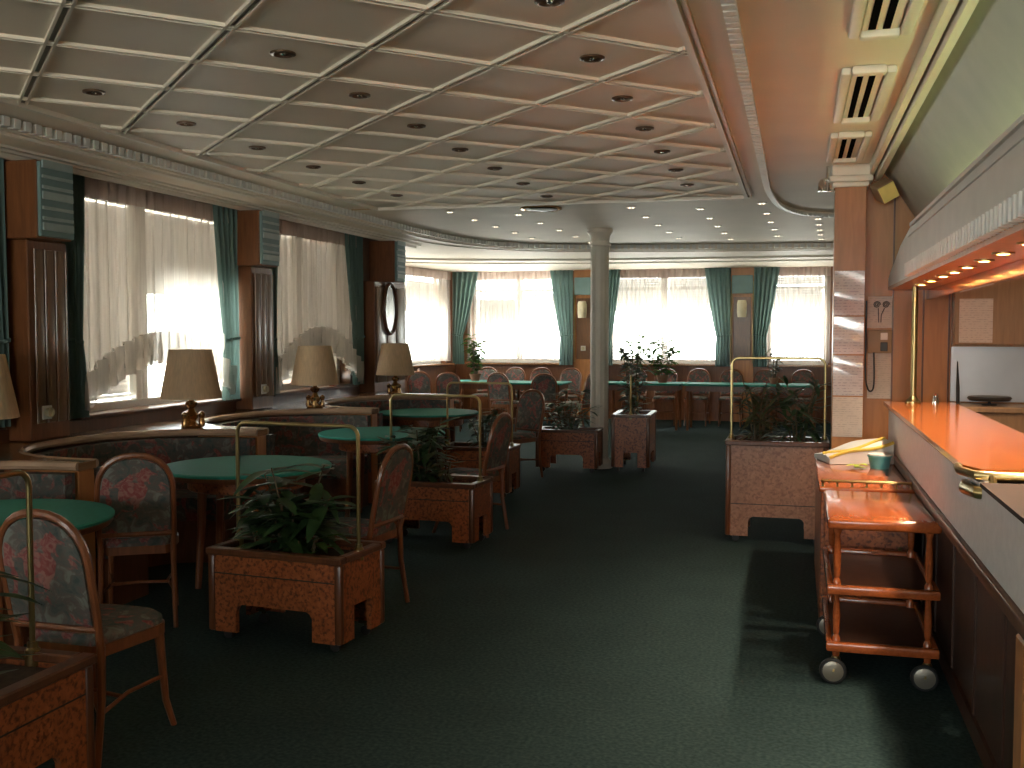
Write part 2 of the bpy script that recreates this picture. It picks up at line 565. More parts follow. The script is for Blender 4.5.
# right dentil run and bar side ceiling edge
rpath = [Vector((-0.25, NY))] + smooth_path([(-0.25, 8.0), (-0.24, 9.0), (-0.17, 10.0), (0.0, 10.7), (0.3, 11.05), (0.62, 11.15)], 6)
b = B()
b.zprism(*strip(rpath, -0.012, 0.012, CZ - 0.02, CZ))
struct(b.obj('trim_6', 'mould', smooth=False))
dentils(rpath, 0.0, CZ - 0.042, CZ - 0.018, 0.075, 0.05, 0.05, 'trim_7', 'white')
struct(B().box((0.485, NY, CZ - 0.07), (0.52, 8.1, CZ)).box((0.535, NY, CZ - 0.10), (0.57, 8.1, CZ)).obj('trim_8', 'ceiling', smooth=False))

# coffered ceiling field: diagonal double ribs inside a moulded border
CX0, CX1, CY0, CY1 = -3.92, -0.46, NY + 0.2, 9.42
S = 0.83
def clip(px, py, dx, dy):
    ts = []
    for (lo, hi, p, d) in ((CX0, CX1, px, dx), (CY0, CY1, py, dy)):
        a, c = (lo - p) / d, (hi - p) / d
        ts.append((min(a, c), max(a, c)))
    t0, t1 = max(ts[0][0], ts[1][0]), min(ts[0][1], ts[1][1])
    return (t0, t1) if t1 - t0 > 0.12 else None
ribs, grooves = B(), B()
q = math.sqrt(0.5)
def rib_line(px, py, dx, dy):
    r = clip(px, py, dx, dy)
    if not r:
        return
    t0, t1 = r
    L = (t1 - t0)
    mx = Matrix(((dx, -dy, 0, px + dx * t0), (dy, dx, 0, py + dy * t0), (0, 0, 1, 0), (0, 0, 0, 1)))
    for s_ in (-1, 1):
        ribs.box((0, s_ * 0.018 - 0.006, CZ - 0.015), (L, s_ * 0.018 + 0.006, CZ), mtx=mx)
    grooves.box((0, -0.0115, CZ - 0.004), (L, 0.0115, CZ), mtx=mx)
for k in range(-18, 14):
    c = 2.37 + S * k
    rib_line(-2, c + 2, q, -q)
for k in range(-18, 14):
    c = 5.86 + S * k
    rib_line(-2, c - 2, q, q)
struct(ribs.obj('trim_9', 'rib', smooth=False))
struct(grooves.obj('trim_10', 'groove', smooth=False))
b = B()
for (a, c) in (((CX0 - 0.03, CY0, 0), (CX0, CY1 + 0.03, 0)), ((CX1, CY0, 0), (CX1 + 0.03, CY1 + 0.03, 0)), ((CX0, CY1, 0), (CX1, CY1 + 0.03, 0))):
    b.box((a[0], a[1], CZ - 0.028), (c[0], c[1], CZ))
struct(b.obj('trim_11', 'mould', smooth=False))
struct(B().box((CX1 + 0.045, CY0, CZ - 0.02), (CX1 + 0.062, CY1 + 0.06, CZ)).box((CX0 - 0.3, CY1 + 0.05, CZ - 0.012), (CX1 + 0.05, CY1 + 0.062, CZ)).obj('trim_12', 'gold_edge', smooth=False))

# ------------------------------------------------------------------ windows
def left_window(n, y0, y1, blinds):
    """frame in the left wall; blinds: list of (ya, yb, zbottom, tilt)"""
    x = WX - 0.16
    b = B()
    z0, z1 = 0.97, 2.70
    ym = (y0 + y1) / 2 if n != 4 else 7.36
    b.box((x - 0.04, y0, z0), (x + 0.03, y1, z0 + 0.09), 0.006)
    b.box((x - 0.04, y0, z1 - 0.09), (x + 0.03, y1, z1), 0.006)
    for yy in (y0, y1 - 0.08):
        b.box((x - 0.04, yy, z0 + 0.09), (x + 0.03, yy + 0.08, z1 - 0.09), 0.006)
    b.box((x - 0.04, ym - 0.08, z0 + 0.09), (x + 0.03, ym - 0.005, z1 - 0.09), 0.006)
    b.box((x - 0.04, ym + 0.005, z0 + 0.09), (x + 0.03, ym + 0.08, z1 - 0.09), 0.006)
    w = struct(b.obj('window_%d' % n, 'white', smooth=False))
    B().box((x - 0.008, y0 + 0.08, z0 + 0.09), (x, ym - 0.08, z1 - 0.09)).obj('pane', 'glass', w, smooth=False)
    B().box((x - 0.008, ym + 0.08, z0 + 0.09), (x, y1 - 0.08, z1 - 0.09)).obj('pane', 'glass', w, smooth=False)
    B().box((x + 0.03, y0 - 0.03, z0 - 0.0), (WX + 0.09, y1 + 0.03, z0 + 0.03), 0.008).obj('sill', 'trimwood', w)
    B().tube([(x + 0.04, ym + 0.04, 1.55), (x + 0.06, ym + 0.04, 1.55), (x + 0.06, ym + 0.04, 1.45)], 0.01).obj('handle', 'chrome', w)
    for (ya, yb, zb, tilt) in blinds:
        b = B()
        z = z1 - 0.12
        while z > zb:
            mx = Matrix.Translation((x - 0.085, 0, z)) @ Matrix.Rotation(R(tilt), 4, 'Y')
            b.box((-0.024, ya, -0.0012), (0.024, yb, 0.0012), mtx=mx)
            z -= 0.044
        b.box((x - 0.10, ya, zb - 0.03), (x - 0.07, yb, zb))
        b.obj('slatted_blind', 'blind', w, smooth=False)
    return w
for n, (y0, y1) in enumerate(WIN):
    ym = (y0 + y1) / 2 if n != 3 else 7.36
    bl_ = [(y0 + 0.0, ym - 0.005, 1.12, 74), (ym + 0.005, y1, 1.12, 74)]
    if n == 3:
        bl_ = [(y0 + 0.0, ym - 0.005, 1.10, 72), (ym + 0.005, y1, 1.95, 74)]
    left_window(n + 1, y0, y1, bl_)

def flat_window(n, ox, oy, d, length, z0, z1, shades, mull):
    """window in a wall running from (ox,oy) along d; inside is to the right of d when looking outwards"""
    nx = Vector((-d[1], d[0]))
    mx = Matrix(((d[0], nx.x, 0, ox), (d[1], nx.y, 0, oy), (0, 0, 1, 0), (0, 0, 0, 1)))
    b = B()
    t0, t1 = 0.10, 0.16
    b.box((0, t0, z0), (length, t1, z0 + 0.08), 0.005, mtx=mx)
    b.box((0, t0, z1 - 0.08), (length, t1, z1), 0.005, mtx=mx)
    for u in (0, length - 0.07):
        b.box((u, t0, z0 + 0.08), (u + 0.07, t1, z1 - 0.08), 0.005, mtx=mx)
    edges = [0.07]
    for u in mull:
        b.box((u - 0.06, t0, z0 + 0.08), (u + 0.06, t1, z1 - 0.08), 0.005, mtx=mx)
        edges += [u - 0.06, u + 0.06]
    edges.append(length - 0.07)
    for k in range(0, len(edges), 2):
        b.box((edges[k], t0 + 0.01, 2.36), (edges[k + 1], t1 - 0.01, 2.41), mtx=mx)
    w = struct(b.obj('window_%d' % n, 'white', smooth=False))
    for k in range(0, len(edges), 2):
        g = B()
        g.box((edges[k], t0 + 0.025, z0 + 0.08), (edges[k + 1], t0 + 0.032, z1 - 0.08), mtx=mx)
        g.obj('pane', 'glass', w, smooth=False)
    s = B()
    s.box((-0.05, -0.16, z0 - 0.035), (length + 0.05, t0, z0), 0.006, mtx=mx)
    s.obj('sill', 'ledge', w)
    for (u0, u1, za, zb, tilt) in shades:
        b = B()
        z = zb
        while z > za:
            m2 = mx @ Matrix.Translation((0, 0.21, z)) @ Matrix.Rotation(R(tilt), 4, 'X')
            b.box((u0, -0.024, -0.0012), (u1, 0.024, 0.0012), mtx=m2)
            z -= 0.046
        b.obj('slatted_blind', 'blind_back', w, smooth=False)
    return w
flat_window(6, BWIN[0][0], BY, (1, 0), 1.85, 1.02, 2.68, [(0.08, 0.86, 1.72, 2.20, 70), (0.98, 1.77, 2.02, 2.30, 60)], [0.92])
flat_window(7, BWIN[1][0], BY, (1, 0), 2.03, 1.02, 2.68, [(0.08, 0.94, 2.0, 2.56, 66), (1.08, 1.95, 2.0, 2.56, 66)], [1.01])
flat_window(8, BWIN[2][0], BY, (1, 0), 1.02, 1.02, 2.68, [(0.08, 0.94, 2.0, 2.38, 66), (0.08, 0.94, 2.44, 2.56, 66)], [])
flat_window(9, BA.x + bd.x * 0.9, BA.y + bd.y * 0.9, (bd.x, bd.y), bl - 1.35, 1.02, 2.68, [(0.08, 1.5, 1.9, 2.45, 66), (1.62, 3.1, 1.95, 2.45, 66), (3.2, 4.7, 1.95, 2.5, 66)], [1.56, 3.15])

flat_window(10, FWIN[0][1], NY, (-1, 0), FWIN[0][1] - FWIN[0][0], 0.95, 2.6, [], [1.2])
flat_window(11, FWIN[1][1], NY, (-1, 0), FWIN[1][1] - FWIN[1][0], 0.95, 2.6, [], [1.2])
# ------------------------------------------------------------------ curtains
def sheer(label, org, d, length, hem_side, hem_mid, z1=SZ - 0.01, ruffle=True, amp=0.03, folds=None, name='sheer_curtain'):
    """gathered voile hanging from a rail; hem arches up from hem_side to hem_mid"""
    nx = Vector((d[1], -d[0]))          # towards the room
    folds = folds or int(length * 9)
    ph = random.random() * 6
    def hem(u):
        s_ = max(0.0, math.sin(PI * min(max((u - 0.03) / 0.94, 0), 1)))
        return hem_side + (hem_mid - hem_side) * s_ ** 0.75
    def pt(u, z, extra=0.0):
        a = amp * (0.55 + 0.45 * (z1 - z) / 1.6)
        o = a * math.sin(2 * PI * folds * u + ph + 0.8 * math.sin(7 * u)) + 0.4 * a * math.sin(2 * PI * folds * 1.73 * u)
        return (org[0] + d[0] * length * u + nx.x * (o + extra), org[1] + d[1] * length * u + nx.y * (o + extra), z)
    t = thing(name, label, 'curtain', (0, 0, 0), 0, 'sheer curtains at the windows')
    nu = folds * 8
    top = 0.16
    b = B()
    b.grid(lambda u, v: pt(u, hem(u) + (z1 - hem(u)) * v), nu, 14)
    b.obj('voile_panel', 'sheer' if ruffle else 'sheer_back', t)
    if ruffle:
        b = B()
        def rf(u, v):
            z = hem(u) - 0.02 + 0.26 * v
            p = pt(u, z, 0.0)
            e = 0.045 + 0.018 * math.sin(2 * PI * folds * 2.1 * u + 3 * v) * (1 - 0.5 * v)
            return (p[0] + nx.x * e, p[1] + nx.y * e, z)
        b.grid(rf, nu, 3)
        b.obj('ruffle', 'ruffle', t)
    B().grid(lambda u, v: pt(u, z1 - top + top * v, 0.012), nu, 2).obj('gathered_heading', 'heading', t)
    return t

def drape(label, org, d, w_top, w_mid, w_bot, anchor, z0=0.99, z1=SZ - 0.005, ztie=1.52, out=0.0):
    """teal curtain: anchored at one edge (0 left / 1 right of d), pulled in at the tie-back"""
    nx = Vector((d[1], -d[0]))
    def width(z):
        if z > ztie:
            k = ((z - ztie) / (z1 - ztie))
            k = k ** 0.8
            return w_mid + (w_top - w_mid) * k
        k = (ztie - z) / (ztie - z0)
        return w_mid + (w_bot - w_mid) * math.sqrt(k)
    nf = 5
    def pt(u, v):
        z = z0 + (z1 - z0) * v
        w = width(z)
        s_ = (u - 1) * w if anchor else u * w
        o = 0.035 * math.sin(2 * PI * nf * u) * (0.5 + 0.5 * w / w_top) + out
        return (org[0] + d[0] * s_ + nx.x * o, org[1] + d[1] * s_ + nx.y * o, z)
    t = thing('teal_curtain', label, 'curtain', (0, 0, 0), 0, 'teal side curtains')
    B().grid(pt, 60, 28).obj('drape', 'tealcurtain', t)
    k = (ztie - z0) / (z1 - z0)
    pts = []
    for i in range(13):
        u = i / 12
        p = pt(u, k)
        pts.append((p[0] + nx.x * 0.012, p[1] + nx.y * 0.012, p[2] + 0.03 * (u if anchor else 1 - u)))
    b = B()
    b.tube(pts, 0.014, 6)
    b.obj('tie_back', 'tealcurtain', t)
    return t

cx = WX + 0.06
sheer('ruffled sheer curtain on the near left window, brightest in its right half', (cx, 6.33), (0, 1), 2.05, 1.06, 1.37)
sheer('grey ruffled sheer curtain on the left window beyond the second pilaster', (cx, 9.12), (0, 1), 2.12, 1.02, 1.42)
sheer('sheer curtain at the left window nearest the camera, cut by the frame', (cx, 3.7), (0, 1), 1.8, 1.05, 1.36)
drape('teal curtain hanging at the left side of the near ruffled window', (cx + 0.02, 6.17), (0, 1), 0.24, 0.18, 0.24, 0)
drape('teal curtain hanging at the right side of the near ruffled window', (cx + 0.02, 8.52), (0, 1), 0.42, 0.26, 0.30, 1)
drape('narrow teal curtain just right of the second left pilaster', (cx + 0.02, 8.98), (0, 1), 0.30, 0.22, 0.28, 0)
drape('teal curtain just left of the pilaster with the oval mirror', (cx + 0.02, 11.35), (0, 1), 0.52, 0.28, 0.30, 1)
drape('sliver of teal curtain at the left picture edge', (cx + 0.02, 5.64), (0, 1), 0.34, 0.22, 0.26, 1)
by = BY - 0.09
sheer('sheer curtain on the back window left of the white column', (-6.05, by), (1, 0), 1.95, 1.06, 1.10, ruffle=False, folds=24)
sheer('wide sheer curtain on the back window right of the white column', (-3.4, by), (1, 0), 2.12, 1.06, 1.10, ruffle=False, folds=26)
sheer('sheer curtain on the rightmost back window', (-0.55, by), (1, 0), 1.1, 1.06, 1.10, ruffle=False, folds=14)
o = BA + bd * 0.9 + bn * 0.09
sheer('sheer curtain on the far left bay window beyond the mirror pilaster', (o.x, o.y), (bd.x, bd.y), bl - 1.4, 1.06, 1.08, ruffle=False, folds=40)
dy = BY - 0.2
drape('tied teal curtain in the back left corner of the room', (-6.32, dy), (1, 0), 0.52, 0.2, 0.24, 0)
drape('tied teal curtain left of the back pilaster beside the white column', (-3.98, dy), (1, 0), 0.44, 0.24, 0.26, 1)
drape('teal curtain partly hidden just right of the white column', (-3.42, dy), (1, 0), 0.32, 0.16, 0.18, 0)
drape('tied teal curtain left of the right-hand back pilaster', (-1.14, dy), (1, 0), 0.46, 0.24, 0.26, 1)
drape('tied teal curtain right of the right-hand back pilaster', (-0.74, dy), (1, 0), 0.44, 0.22, 0.24, 0)

# ------------------------------------------------------------------ pilasters
def left_pilaster(label, y0, y1, bx0, bx1, mirror=False):
    """wood pilaster on the left wall with a grille box at the top"""
    t = thing('pilaster', label, 'pilaster', (WX, (y0 + y1) / 2, 0), 0, 'wooden pilasters along the left wall')
    w = (y1 - y0) / 2
    o = (y0 + y1) / 2
    B().box((0, -w, 0.885), (0.20, w, 2.20), 0.008).obj('body', 'pilwood', t)
    b = B()
    k = 3
    for i in range(k):
        a = -w + 0.04 + (2 * w - 0.08) * i / k + 0.012
        c = -w + 0.04 + (2 * w - 0.08) * (i + 1) / k - 0.012
        b.box((0.20, a, 1.0), (0.222, c, 2.14), 0.01, 2)
    b.obj('front_panel', 'pilfront', t)
    for i in range(k + 1):
        yy = -w + 0.04 + (2 * w - 0.08) * i / k
        B().tube([(0.222, yy, 1.0), (0.222, yy, 2.14)], 0.0055, 8).obj('wood_strip', 'pilfront', t)
    B().box((0, bx0 - o, 2.20), (0.33, bx1 - o, SZ - 0.045), 0.006).obj('upper_box', 'pilwood', t)
    g = B().box((0.33, bx0 - o + 0.005, 2.21), (0.355, bx1 - o - 0.005, SZ - 0.055), 0.006).obj('grille', 'tealbox', t)
    b = B()
    zz = 2.25
    i = 0
    while zz < SZ - 0.09:
        b.box((0.355, bx0 - o + 0.02, zz), (0.367, bx1 - o - 0.02, zz + (0.05 if i % 3 == 0 else 0.022)), 0.003)
        zz += 0.066
        i += 1
    b.obj('slats', 'tealslat', g)
    return t
left_pilaster('wooden pilaster with teal grille box at the left edge, before the first window', 5.68, 6.06, 5.62, 5.95)
left_pilaster('wooden pilaster with teal grille box between the two large left windows', 8.54, 8.94, 8.46, 8.80)
left_pilaster('wide wooden pilaster carrying the oval mirror, end of the left wall', 11.4, 12.4, 11.72, 12.02)

def back_pilaster(label, x0, x1, sx):
    t = thing('pilaster', label, 'pilaster', ((x0 + x1) / 2, BY, 0), 0, 'wooden pilasters between the back windows')
    w = (x1 - x0) / 2
    B().box((-w, -0.12, 0), (w, 0, SZ), 0.006).obj('body', 'orangewood', t)
    B().box((-w + 0.05, -0.135, 1.1), (w - 0.05, -0.12, 2.22), 0.006).obj('front_panel', 'brownwood', t)
    B().box((-w + 0.02, -0.2, 2.28), (w - 0.02, -0.12, 2.6), 0.008).obj('grille', 'tealbox', t)
    for s_ in (-1, 1):
        B().tube([(s_ * (w - 0.012), -0.13, 1.05), (s_ * (w - 0.012), -0.13, 2.5)], 0.014, 8).obj('brass_strip', 'brass', t)
    return t
back_pilaster('wooden back-wall pilaster just left of the white column', -3.98, -3.42, 0)
back_pilaster('wooden back-wall pilaster between two tied curtains, right of the column', -1.14, -0.74, 0)

def sconce(label, x):
    t = thing('wall_sconce', label, 'wall lamp', (x, BY - 0.137, 2.0), 0, 'cream sconces on the back pilasters')
    B().box((-0.05, -0.03, -0.1), (0.05, 0.0, 0.1), 0.005).obj('back_plate', 'antique', t)
    B().lathe([(0.075, -0.14), (0.085, -0.05), (0.085, 0.1), (0.07, 0.16)], (0, -0.115, 0), 20).obj('shade', 'cream', t)
    return t
sconce('cream wall sconce on the pilaster beside the white column', -3.80)
sconce('cream wall sconce on the pilaster between the tied curtains', -0.94)

def socket(label, loc, axis):
    t = thing('wall_socket', label, 'socket', loc, axis)
    B().box((0, -0.045, -0.045), (0.012, 0.045, 0.045), 0.004).obj('plate', 'white', t)
    B().lathe([(0.03, 0), (0.032, 0.03), (0.026, 0.03), (0.024, 0.02)], (0.012, 0, 0), 16, 'x').obj('outlet', 'cream', t)
socket('white wall socket low on the leftmost pilaster', (WX + 0.222, 5.80, 1.07), 0)
socket('white wall socket low on the pilaster between the large left windows', (WX + 0.222, 8.70, 1.07), 0)
socket('white wall socket low on the back pilaster beside the column', (-3.80, BY - 0.135, 1.30), -PI / 2)

t = thing('oval_mirror', 'oval mirror in a dark frame on the wide left pilaster', 'mirror', (WX + 0.222, 11.80, 1.88))
ring = [(0.02, 0.20 * math.cos(a), 0.30 * math.sin(a)) for a in [2 * PI * i / 40 for i in range(40)]]
B().tube(ring, 0.022, 8, closed=True).obj('frame', 'trimwood', t)
B().prism([(0.195 * math.cos(2 * PI * i / 40), 0.295 * math.sin(2 * PI * i / 40)) for i in range(40)], lambda p: (0.0, p[0], p[1]), lambda p: (0.018, p[0], p[1])).obj('glass', 'mirror', t, smooth=False)

# ------------------------------------------------------------------ window ledge with booths
LZ = 0.88
BND = [0.9, 2.9, 4.93, 6.9, 9.03, 11.3]
XE = -3.80
RX = 0.94
def booth_curve(yc, rx, ry, n=28, ex=2.35):
    out = []
    for i in range(n + 1):
        a = PI * i / n            # from near end (y-) to far end (y+)
        c, s_ = math.cos(a), math.sin(a)
        out.append((XE - rx * abs(s_) ** (2 / ex), yc - ry * math.copysign(abs(c) ** (2 / ex), c)))
    return out
poly = [(WX + 0.002, BND[0] - 0.1), (WX + 0.002, BND[-1] + 0.14)]
poly += [(XE, BND[-1] + 0.14)]
for k in range(len(BND) - 2, -1, -1):
    yc, ry = (BND[k] + BND[k + 1]) / 2, (BND[k + 1] - BND[k]) / 2 - 0.075
    poly += booth_curve(yc, RX, ry)[::-1]
poly += [(XE, BND[0] - 0.1)]
t = thing('window_ledge', 'long scalloped wooden ledge running under the left windows behind the booths', 'ledge', (0, 0, 0))
B().zprism(poly, LZ - 0.045, LZ).obj('top', 'ledge', t, smooth=False)
for k, yb in enumerate(BND):
    B().box((XE - 0.5, yb - 0.068, 0), (XE - 0.005, yb + 0.068, LZ - 0.046), 0.006).obj('end_panel', 'orangewood', t)
for k in range(len(BND) - 1):
    yc, ry = (BND[k] + BND[k + 1]) / 2, (BND[k + 1] - BND[k]) / 2 - 0.075
    B().tube([(x, y, LZ - 0.018) for x, y in booth_curve(yc, RX, ry)], 0.026, 8).obj('rounded_edge', 'ledge_edge', t)
B().box((WX + 0.002, BND[0], LZ), (WX + 0.03, BND[-1], 0.965)).obj('back_board', 'trimwood', t, smooth=False)
BNAMES = ['curved floral booth bench nearest the camera, behind the front left table',
          'curved floral booth bench facing the second round table',
          'curved floral booth bench facing the third round table',
          'curved floral booth bench facing the fourth round table, farthest along the windows']
for k in range(1, len(BND) - 1):
    yc, ry = (BND[k] + BND[k + 1]) / 2, (BND[k + 1] - BND[k]) / 2 - 0.075
    t = thing('booth_bench', BNAMES[k - 1], 'bench', (XE, yc, 0), 0, 'curved booth benches along the windows')
    def off(d):
        return [(x - XE, y - yc) for x, y in booth_curve(yc, RX - d, ry - d)]
    a, c = off(0.03), off(0.11)
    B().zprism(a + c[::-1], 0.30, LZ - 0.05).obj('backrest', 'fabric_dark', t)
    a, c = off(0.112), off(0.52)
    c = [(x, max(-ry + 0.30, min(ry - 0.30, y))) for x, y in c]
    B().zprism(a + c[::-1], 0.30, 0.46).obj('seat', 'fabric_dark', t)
    a, c = off(0.10), off(0.47)
    B().zprism(a + c[::-1], 0.0, 0.30).obj('base', 'trimwood', t)

# ------------------------------------------------------------------ table lamps on the ledge
def make_lamp(label, loc):
    t = thing('table_lamp', label, 'lamp', loc, 0, 'table lamps on the window ledge')
    h = 0.245
    b = B()
    b.lathe([(0.225, h - 0.02), (0.155, h + 0.345), (0.152, h + 0.345), (0.221, h - 0.02)], n=40, cap=False)
    b.obj('lamp_shade', 'shade', t)
    B().lathe([(0.155, h + 0.33), (0.155, h + 0.342)], n=32).obj('shade_lid', 'shade', t)
    prof = [(0.075, 0.0), (0.08, 0.02), (0.05, 0.03), (0.03, 0.05), (0.045, 0.075), (0.05, 0.1), (0.03, 0.125), (0.022, 0.15), (0.04, 0.17), (0.045, 0.19), (0.02, 0.205), (0.012, 0.25)]
    B().lathe(prof, n=20).obj('base', 'antique', t)
    for i in range(3):
        a = 2 * PI * i / 3 + 0.4
        c, s_ = math.cos(a), math.sin(a)
        B().lathe([(0.0, 0.0), (0.022, 0.012), (0.026, 0.04), (0.016, 0.075), (0.024, 0.095), (0.024, 0.11), (0.008, 0.125)], (0.075 * c, 0.075 * s_, 0.0), 12).obj('candle_cup', 'antique', t)
    B().tube([(0, 0, 0.25), (0, 0, h + 0.33)], 0.006).obj('stem', 'antique', t)
    return t
lamp = make_lamp('beige table lamp in front of the bright near left window', (-4.38, 6.88, LZ))
dup(lamp, (-4.38, 8.96, LZ), 0.5, 'beige table lamp in front of the darker ruffled window')
dup(lamp, (-4.48, 11.25, LZ), 1.1, 'beige table lamp below the oval mirror')
dup(lamp, (-4.55, 4.95, LZ), 0.8, 'beige table lamp cut off by the left picture edge')

t = thing('carton', 'small red carton on the sill behind the second lamp', 'box', (WX + 0.03, 10.62, 1.001), 0.2)
B().box((-0.03, -0.06, 0), (0.03, 0.06, 0.12), 0.003).obj('body', 'red', t)
B().box((-0.031, -0.061, 0.12), (0.031, 0.061, 0.13), 0.003).obj('lid', 'white', t)

# ------------------------------------------------------------------ round tables
def make_table(label, loc):
    t = thing('round_table', label, 'table', loc, 0, 'round teal tables in front of the booths')
    B().lathe([(0.525, 0.69), (0.535, 0.705), (0.535, 0.728), (0.53, 0.731)], n=56).obj('rim', 'trimwood', t)
    B().lathe([(0.54, 0.722), (0.542, 0.735), (0.535, 0.742), (0.1, 0.743)], n=56).obj('teal_top', 'teal', t)
    B().lathe([(0.36, 0.60), (0.37, 0.61), (0.37, 0.69)], n=40).obj('apron', 'burl', t)
    for i in range(4):
        a = PI / 4 + i * PI / 2
        c, s_ = math.cos(a), math.sin(a)
        B().tube([(0.32 * c, 0.32 * s_, 0.69), (0.33 * c, 0.33 * s_, 0.4), (0.36 * c, 0.36 * s_, 0.0)], [0.032, 0.026, 0.02], 10).obj('leg', 'chairwood', t)
    return t
tb = make_table('round teal table at the left edge, behind the nearest chair', (-3.60, 3.98, 0))
dup(tb, (-3.42, 6.0, 0), 0.3, 'round teal table seen through the nearest complete brass arch')
dup(tb, (-3.42, 8.28, 0), 0.2, 'round teal table directly beyond the one framed by the nearest complete brass arch')
dup(tb, (-3.82, 10.55, 0), 0.2, 'round teal table farthest along the booths')

# ------------------------------------------------------------------ bentwood chairs
def make_chair(label, loc, rz):
    t = thing('dining_chair', label, 'chair', loc, rz, 'upholstered bentwood chairs')
    def lean(z):
        return -0.20 - 0.10 * max(0, z - 0.44) / 0.5
    def seat_poly(k, bk=0.19, fr=0.225, y0=-0.20, y1=0.22):
        pts = []
        for i in range(13):
            a = PI * i / 12
            c, s_ = math.cos(a), math.sin(a)
            pts.append((k * fr * math.copysign(abs(c) ** 0.5, c), y1 - 0.12 + k * 0.12 * abs(s_) ** 0.7))
        pts += [(-bk * k, y0 + 0.03), (-bk * k + 0.03, y0), (bk * k - 0.03, y0), (bk * k, y0 + 0.03)]
        return pts
    B().zprism(seat_poly(1.0), 0.40, 0.445).obj('seat_frame', 'chairwood', t)
    b = B()
    p1, p2, p3 = seat_poly(0.96), seat_poly(0.95), seat_poly(0.80)
    rings = []
    for pp, z in ((p1, 0.445), (p2, 0.47), (p3, 0.488)):
        rings.append([b.bm.verts.new((x, y, z)) for x, y in pp])
    n = len(p1)
    for a, c in zip(rings, rings[1:]):
        for j in range(n):
            b.bm.faces.new((a[j], a[(j + 1) % n], c[(j + 1) % n], c[j]))
    b.bm.faces.new(rings[-1])
    b.bm.faces.new(rings[0][::-1])
    b.obj('seat', 'fabric', t, angle=50)
    arch = [(-0.205, 0.44), (-0.212, 0.58), (-0.213, 0.72)]
    for i in range(15):
        a = PI - PI * i / 14
        arch.append((0.213 * math.copysign(abs(math.cos(a)) ** 0.85, math.cos(a)), 0.74 + 0.21 * abs(math.sin(a)) ** 0.85))
    arch += [(0.213, 0.72), (0.212, 0.58), (0.205, 0.44)]
    B().tube([(x, lean(z), z) for x, z in arch], 0.0165, 8).obj('back_frame', 'chairwood', t)
    B().tube([(-0.205, lean(0.515), 0.515), (0, lean(0.515) - 0.012, 0.515), (0.205, lean(0.515), 0.515)], 0.015, 8).obj('back_rail', 'chairwood', t)
    pad = []
    for i in range(19):
        a = PI * i / 18
        pad.append((0.195 * math.copysign(abs(math.cos(a)) ** 0.85, math.cos(a)), 0.74 + 0.19 * abs(math.sin(a)) ** 0.85))
    pad += [(-0.192, 0.53), (0.192, 0.53)]
    b = B()
    b.prism(pad, lambda p: (p[0], lean(p[1]) - 0.014, p[1]), lambda p: (p[0], lean(p[1]) + 0.018, p[1]))
    b.obj('backrest', 'fabric', t)
    for s_ in (-1, 1):
        B().tube([(s_ * 0.205, -0.20, 0.45), (s_ * 0.207, -0.205, 0.25), (s_ * 0.215, -0.245, 0.0)], [0.018, 0.017, 0.014], 8).obj('leg', 'chairwood', t)
        B().tube([(s_ * 0.185, 0.165, 0.41), (s_ * 0.19, 0.175, 0.28), (s_ * 0.195, 0.19, 0.12), (s_ * 0.20, 0.235, 0.0)], [0.021, 0.018, 0.015, 0.013], 8).obj('leg', 'chairwood', t)
    b = B()
    for s_ in (-1, 1):
        b.tube([(s_ * 0.207, -0.21, 0.2), (s_ * 0.16, 0.0, 0.21), (s_ * 0.192, 0.18, 0.22)], 0.009, 6)
    b.tube([(-0.17, -0.05, 0.21), (0, -0.02, 0.21), (0.17, -0.05, 0.21)], 0.009, 6)
    b.obj('stretcher', 'chairwood', t)
    for ch in t.children:
        ch.data.transform(Matrix.Diagonal((0.9, 1, 1, 1)))
    return t
c0 = make_chair('floral bentwood chair in the left foreground, its back to the camera', (-2.62, 3.43, 0), R(-2))
chairs = [
    ((-3.52, 5.0), 31, 'floral bentwood chair between the nearest and second round tables'),
    ((-2.47, 5.55), 84, 'floral bentwood chair turned sideways just right of the front planter'),
    ((-2.52, 7.92), 82, 'dark floral chair seen nearly edge-on, beyond the planter behind the sideways chair'),
    ((-2.98, 10.98), 150, 'dark floral chair just left of the planter at the white column'),
]
for (x, y), a, lab in chairs:
    dup(c0, (x, y, 0), R(a), lab)

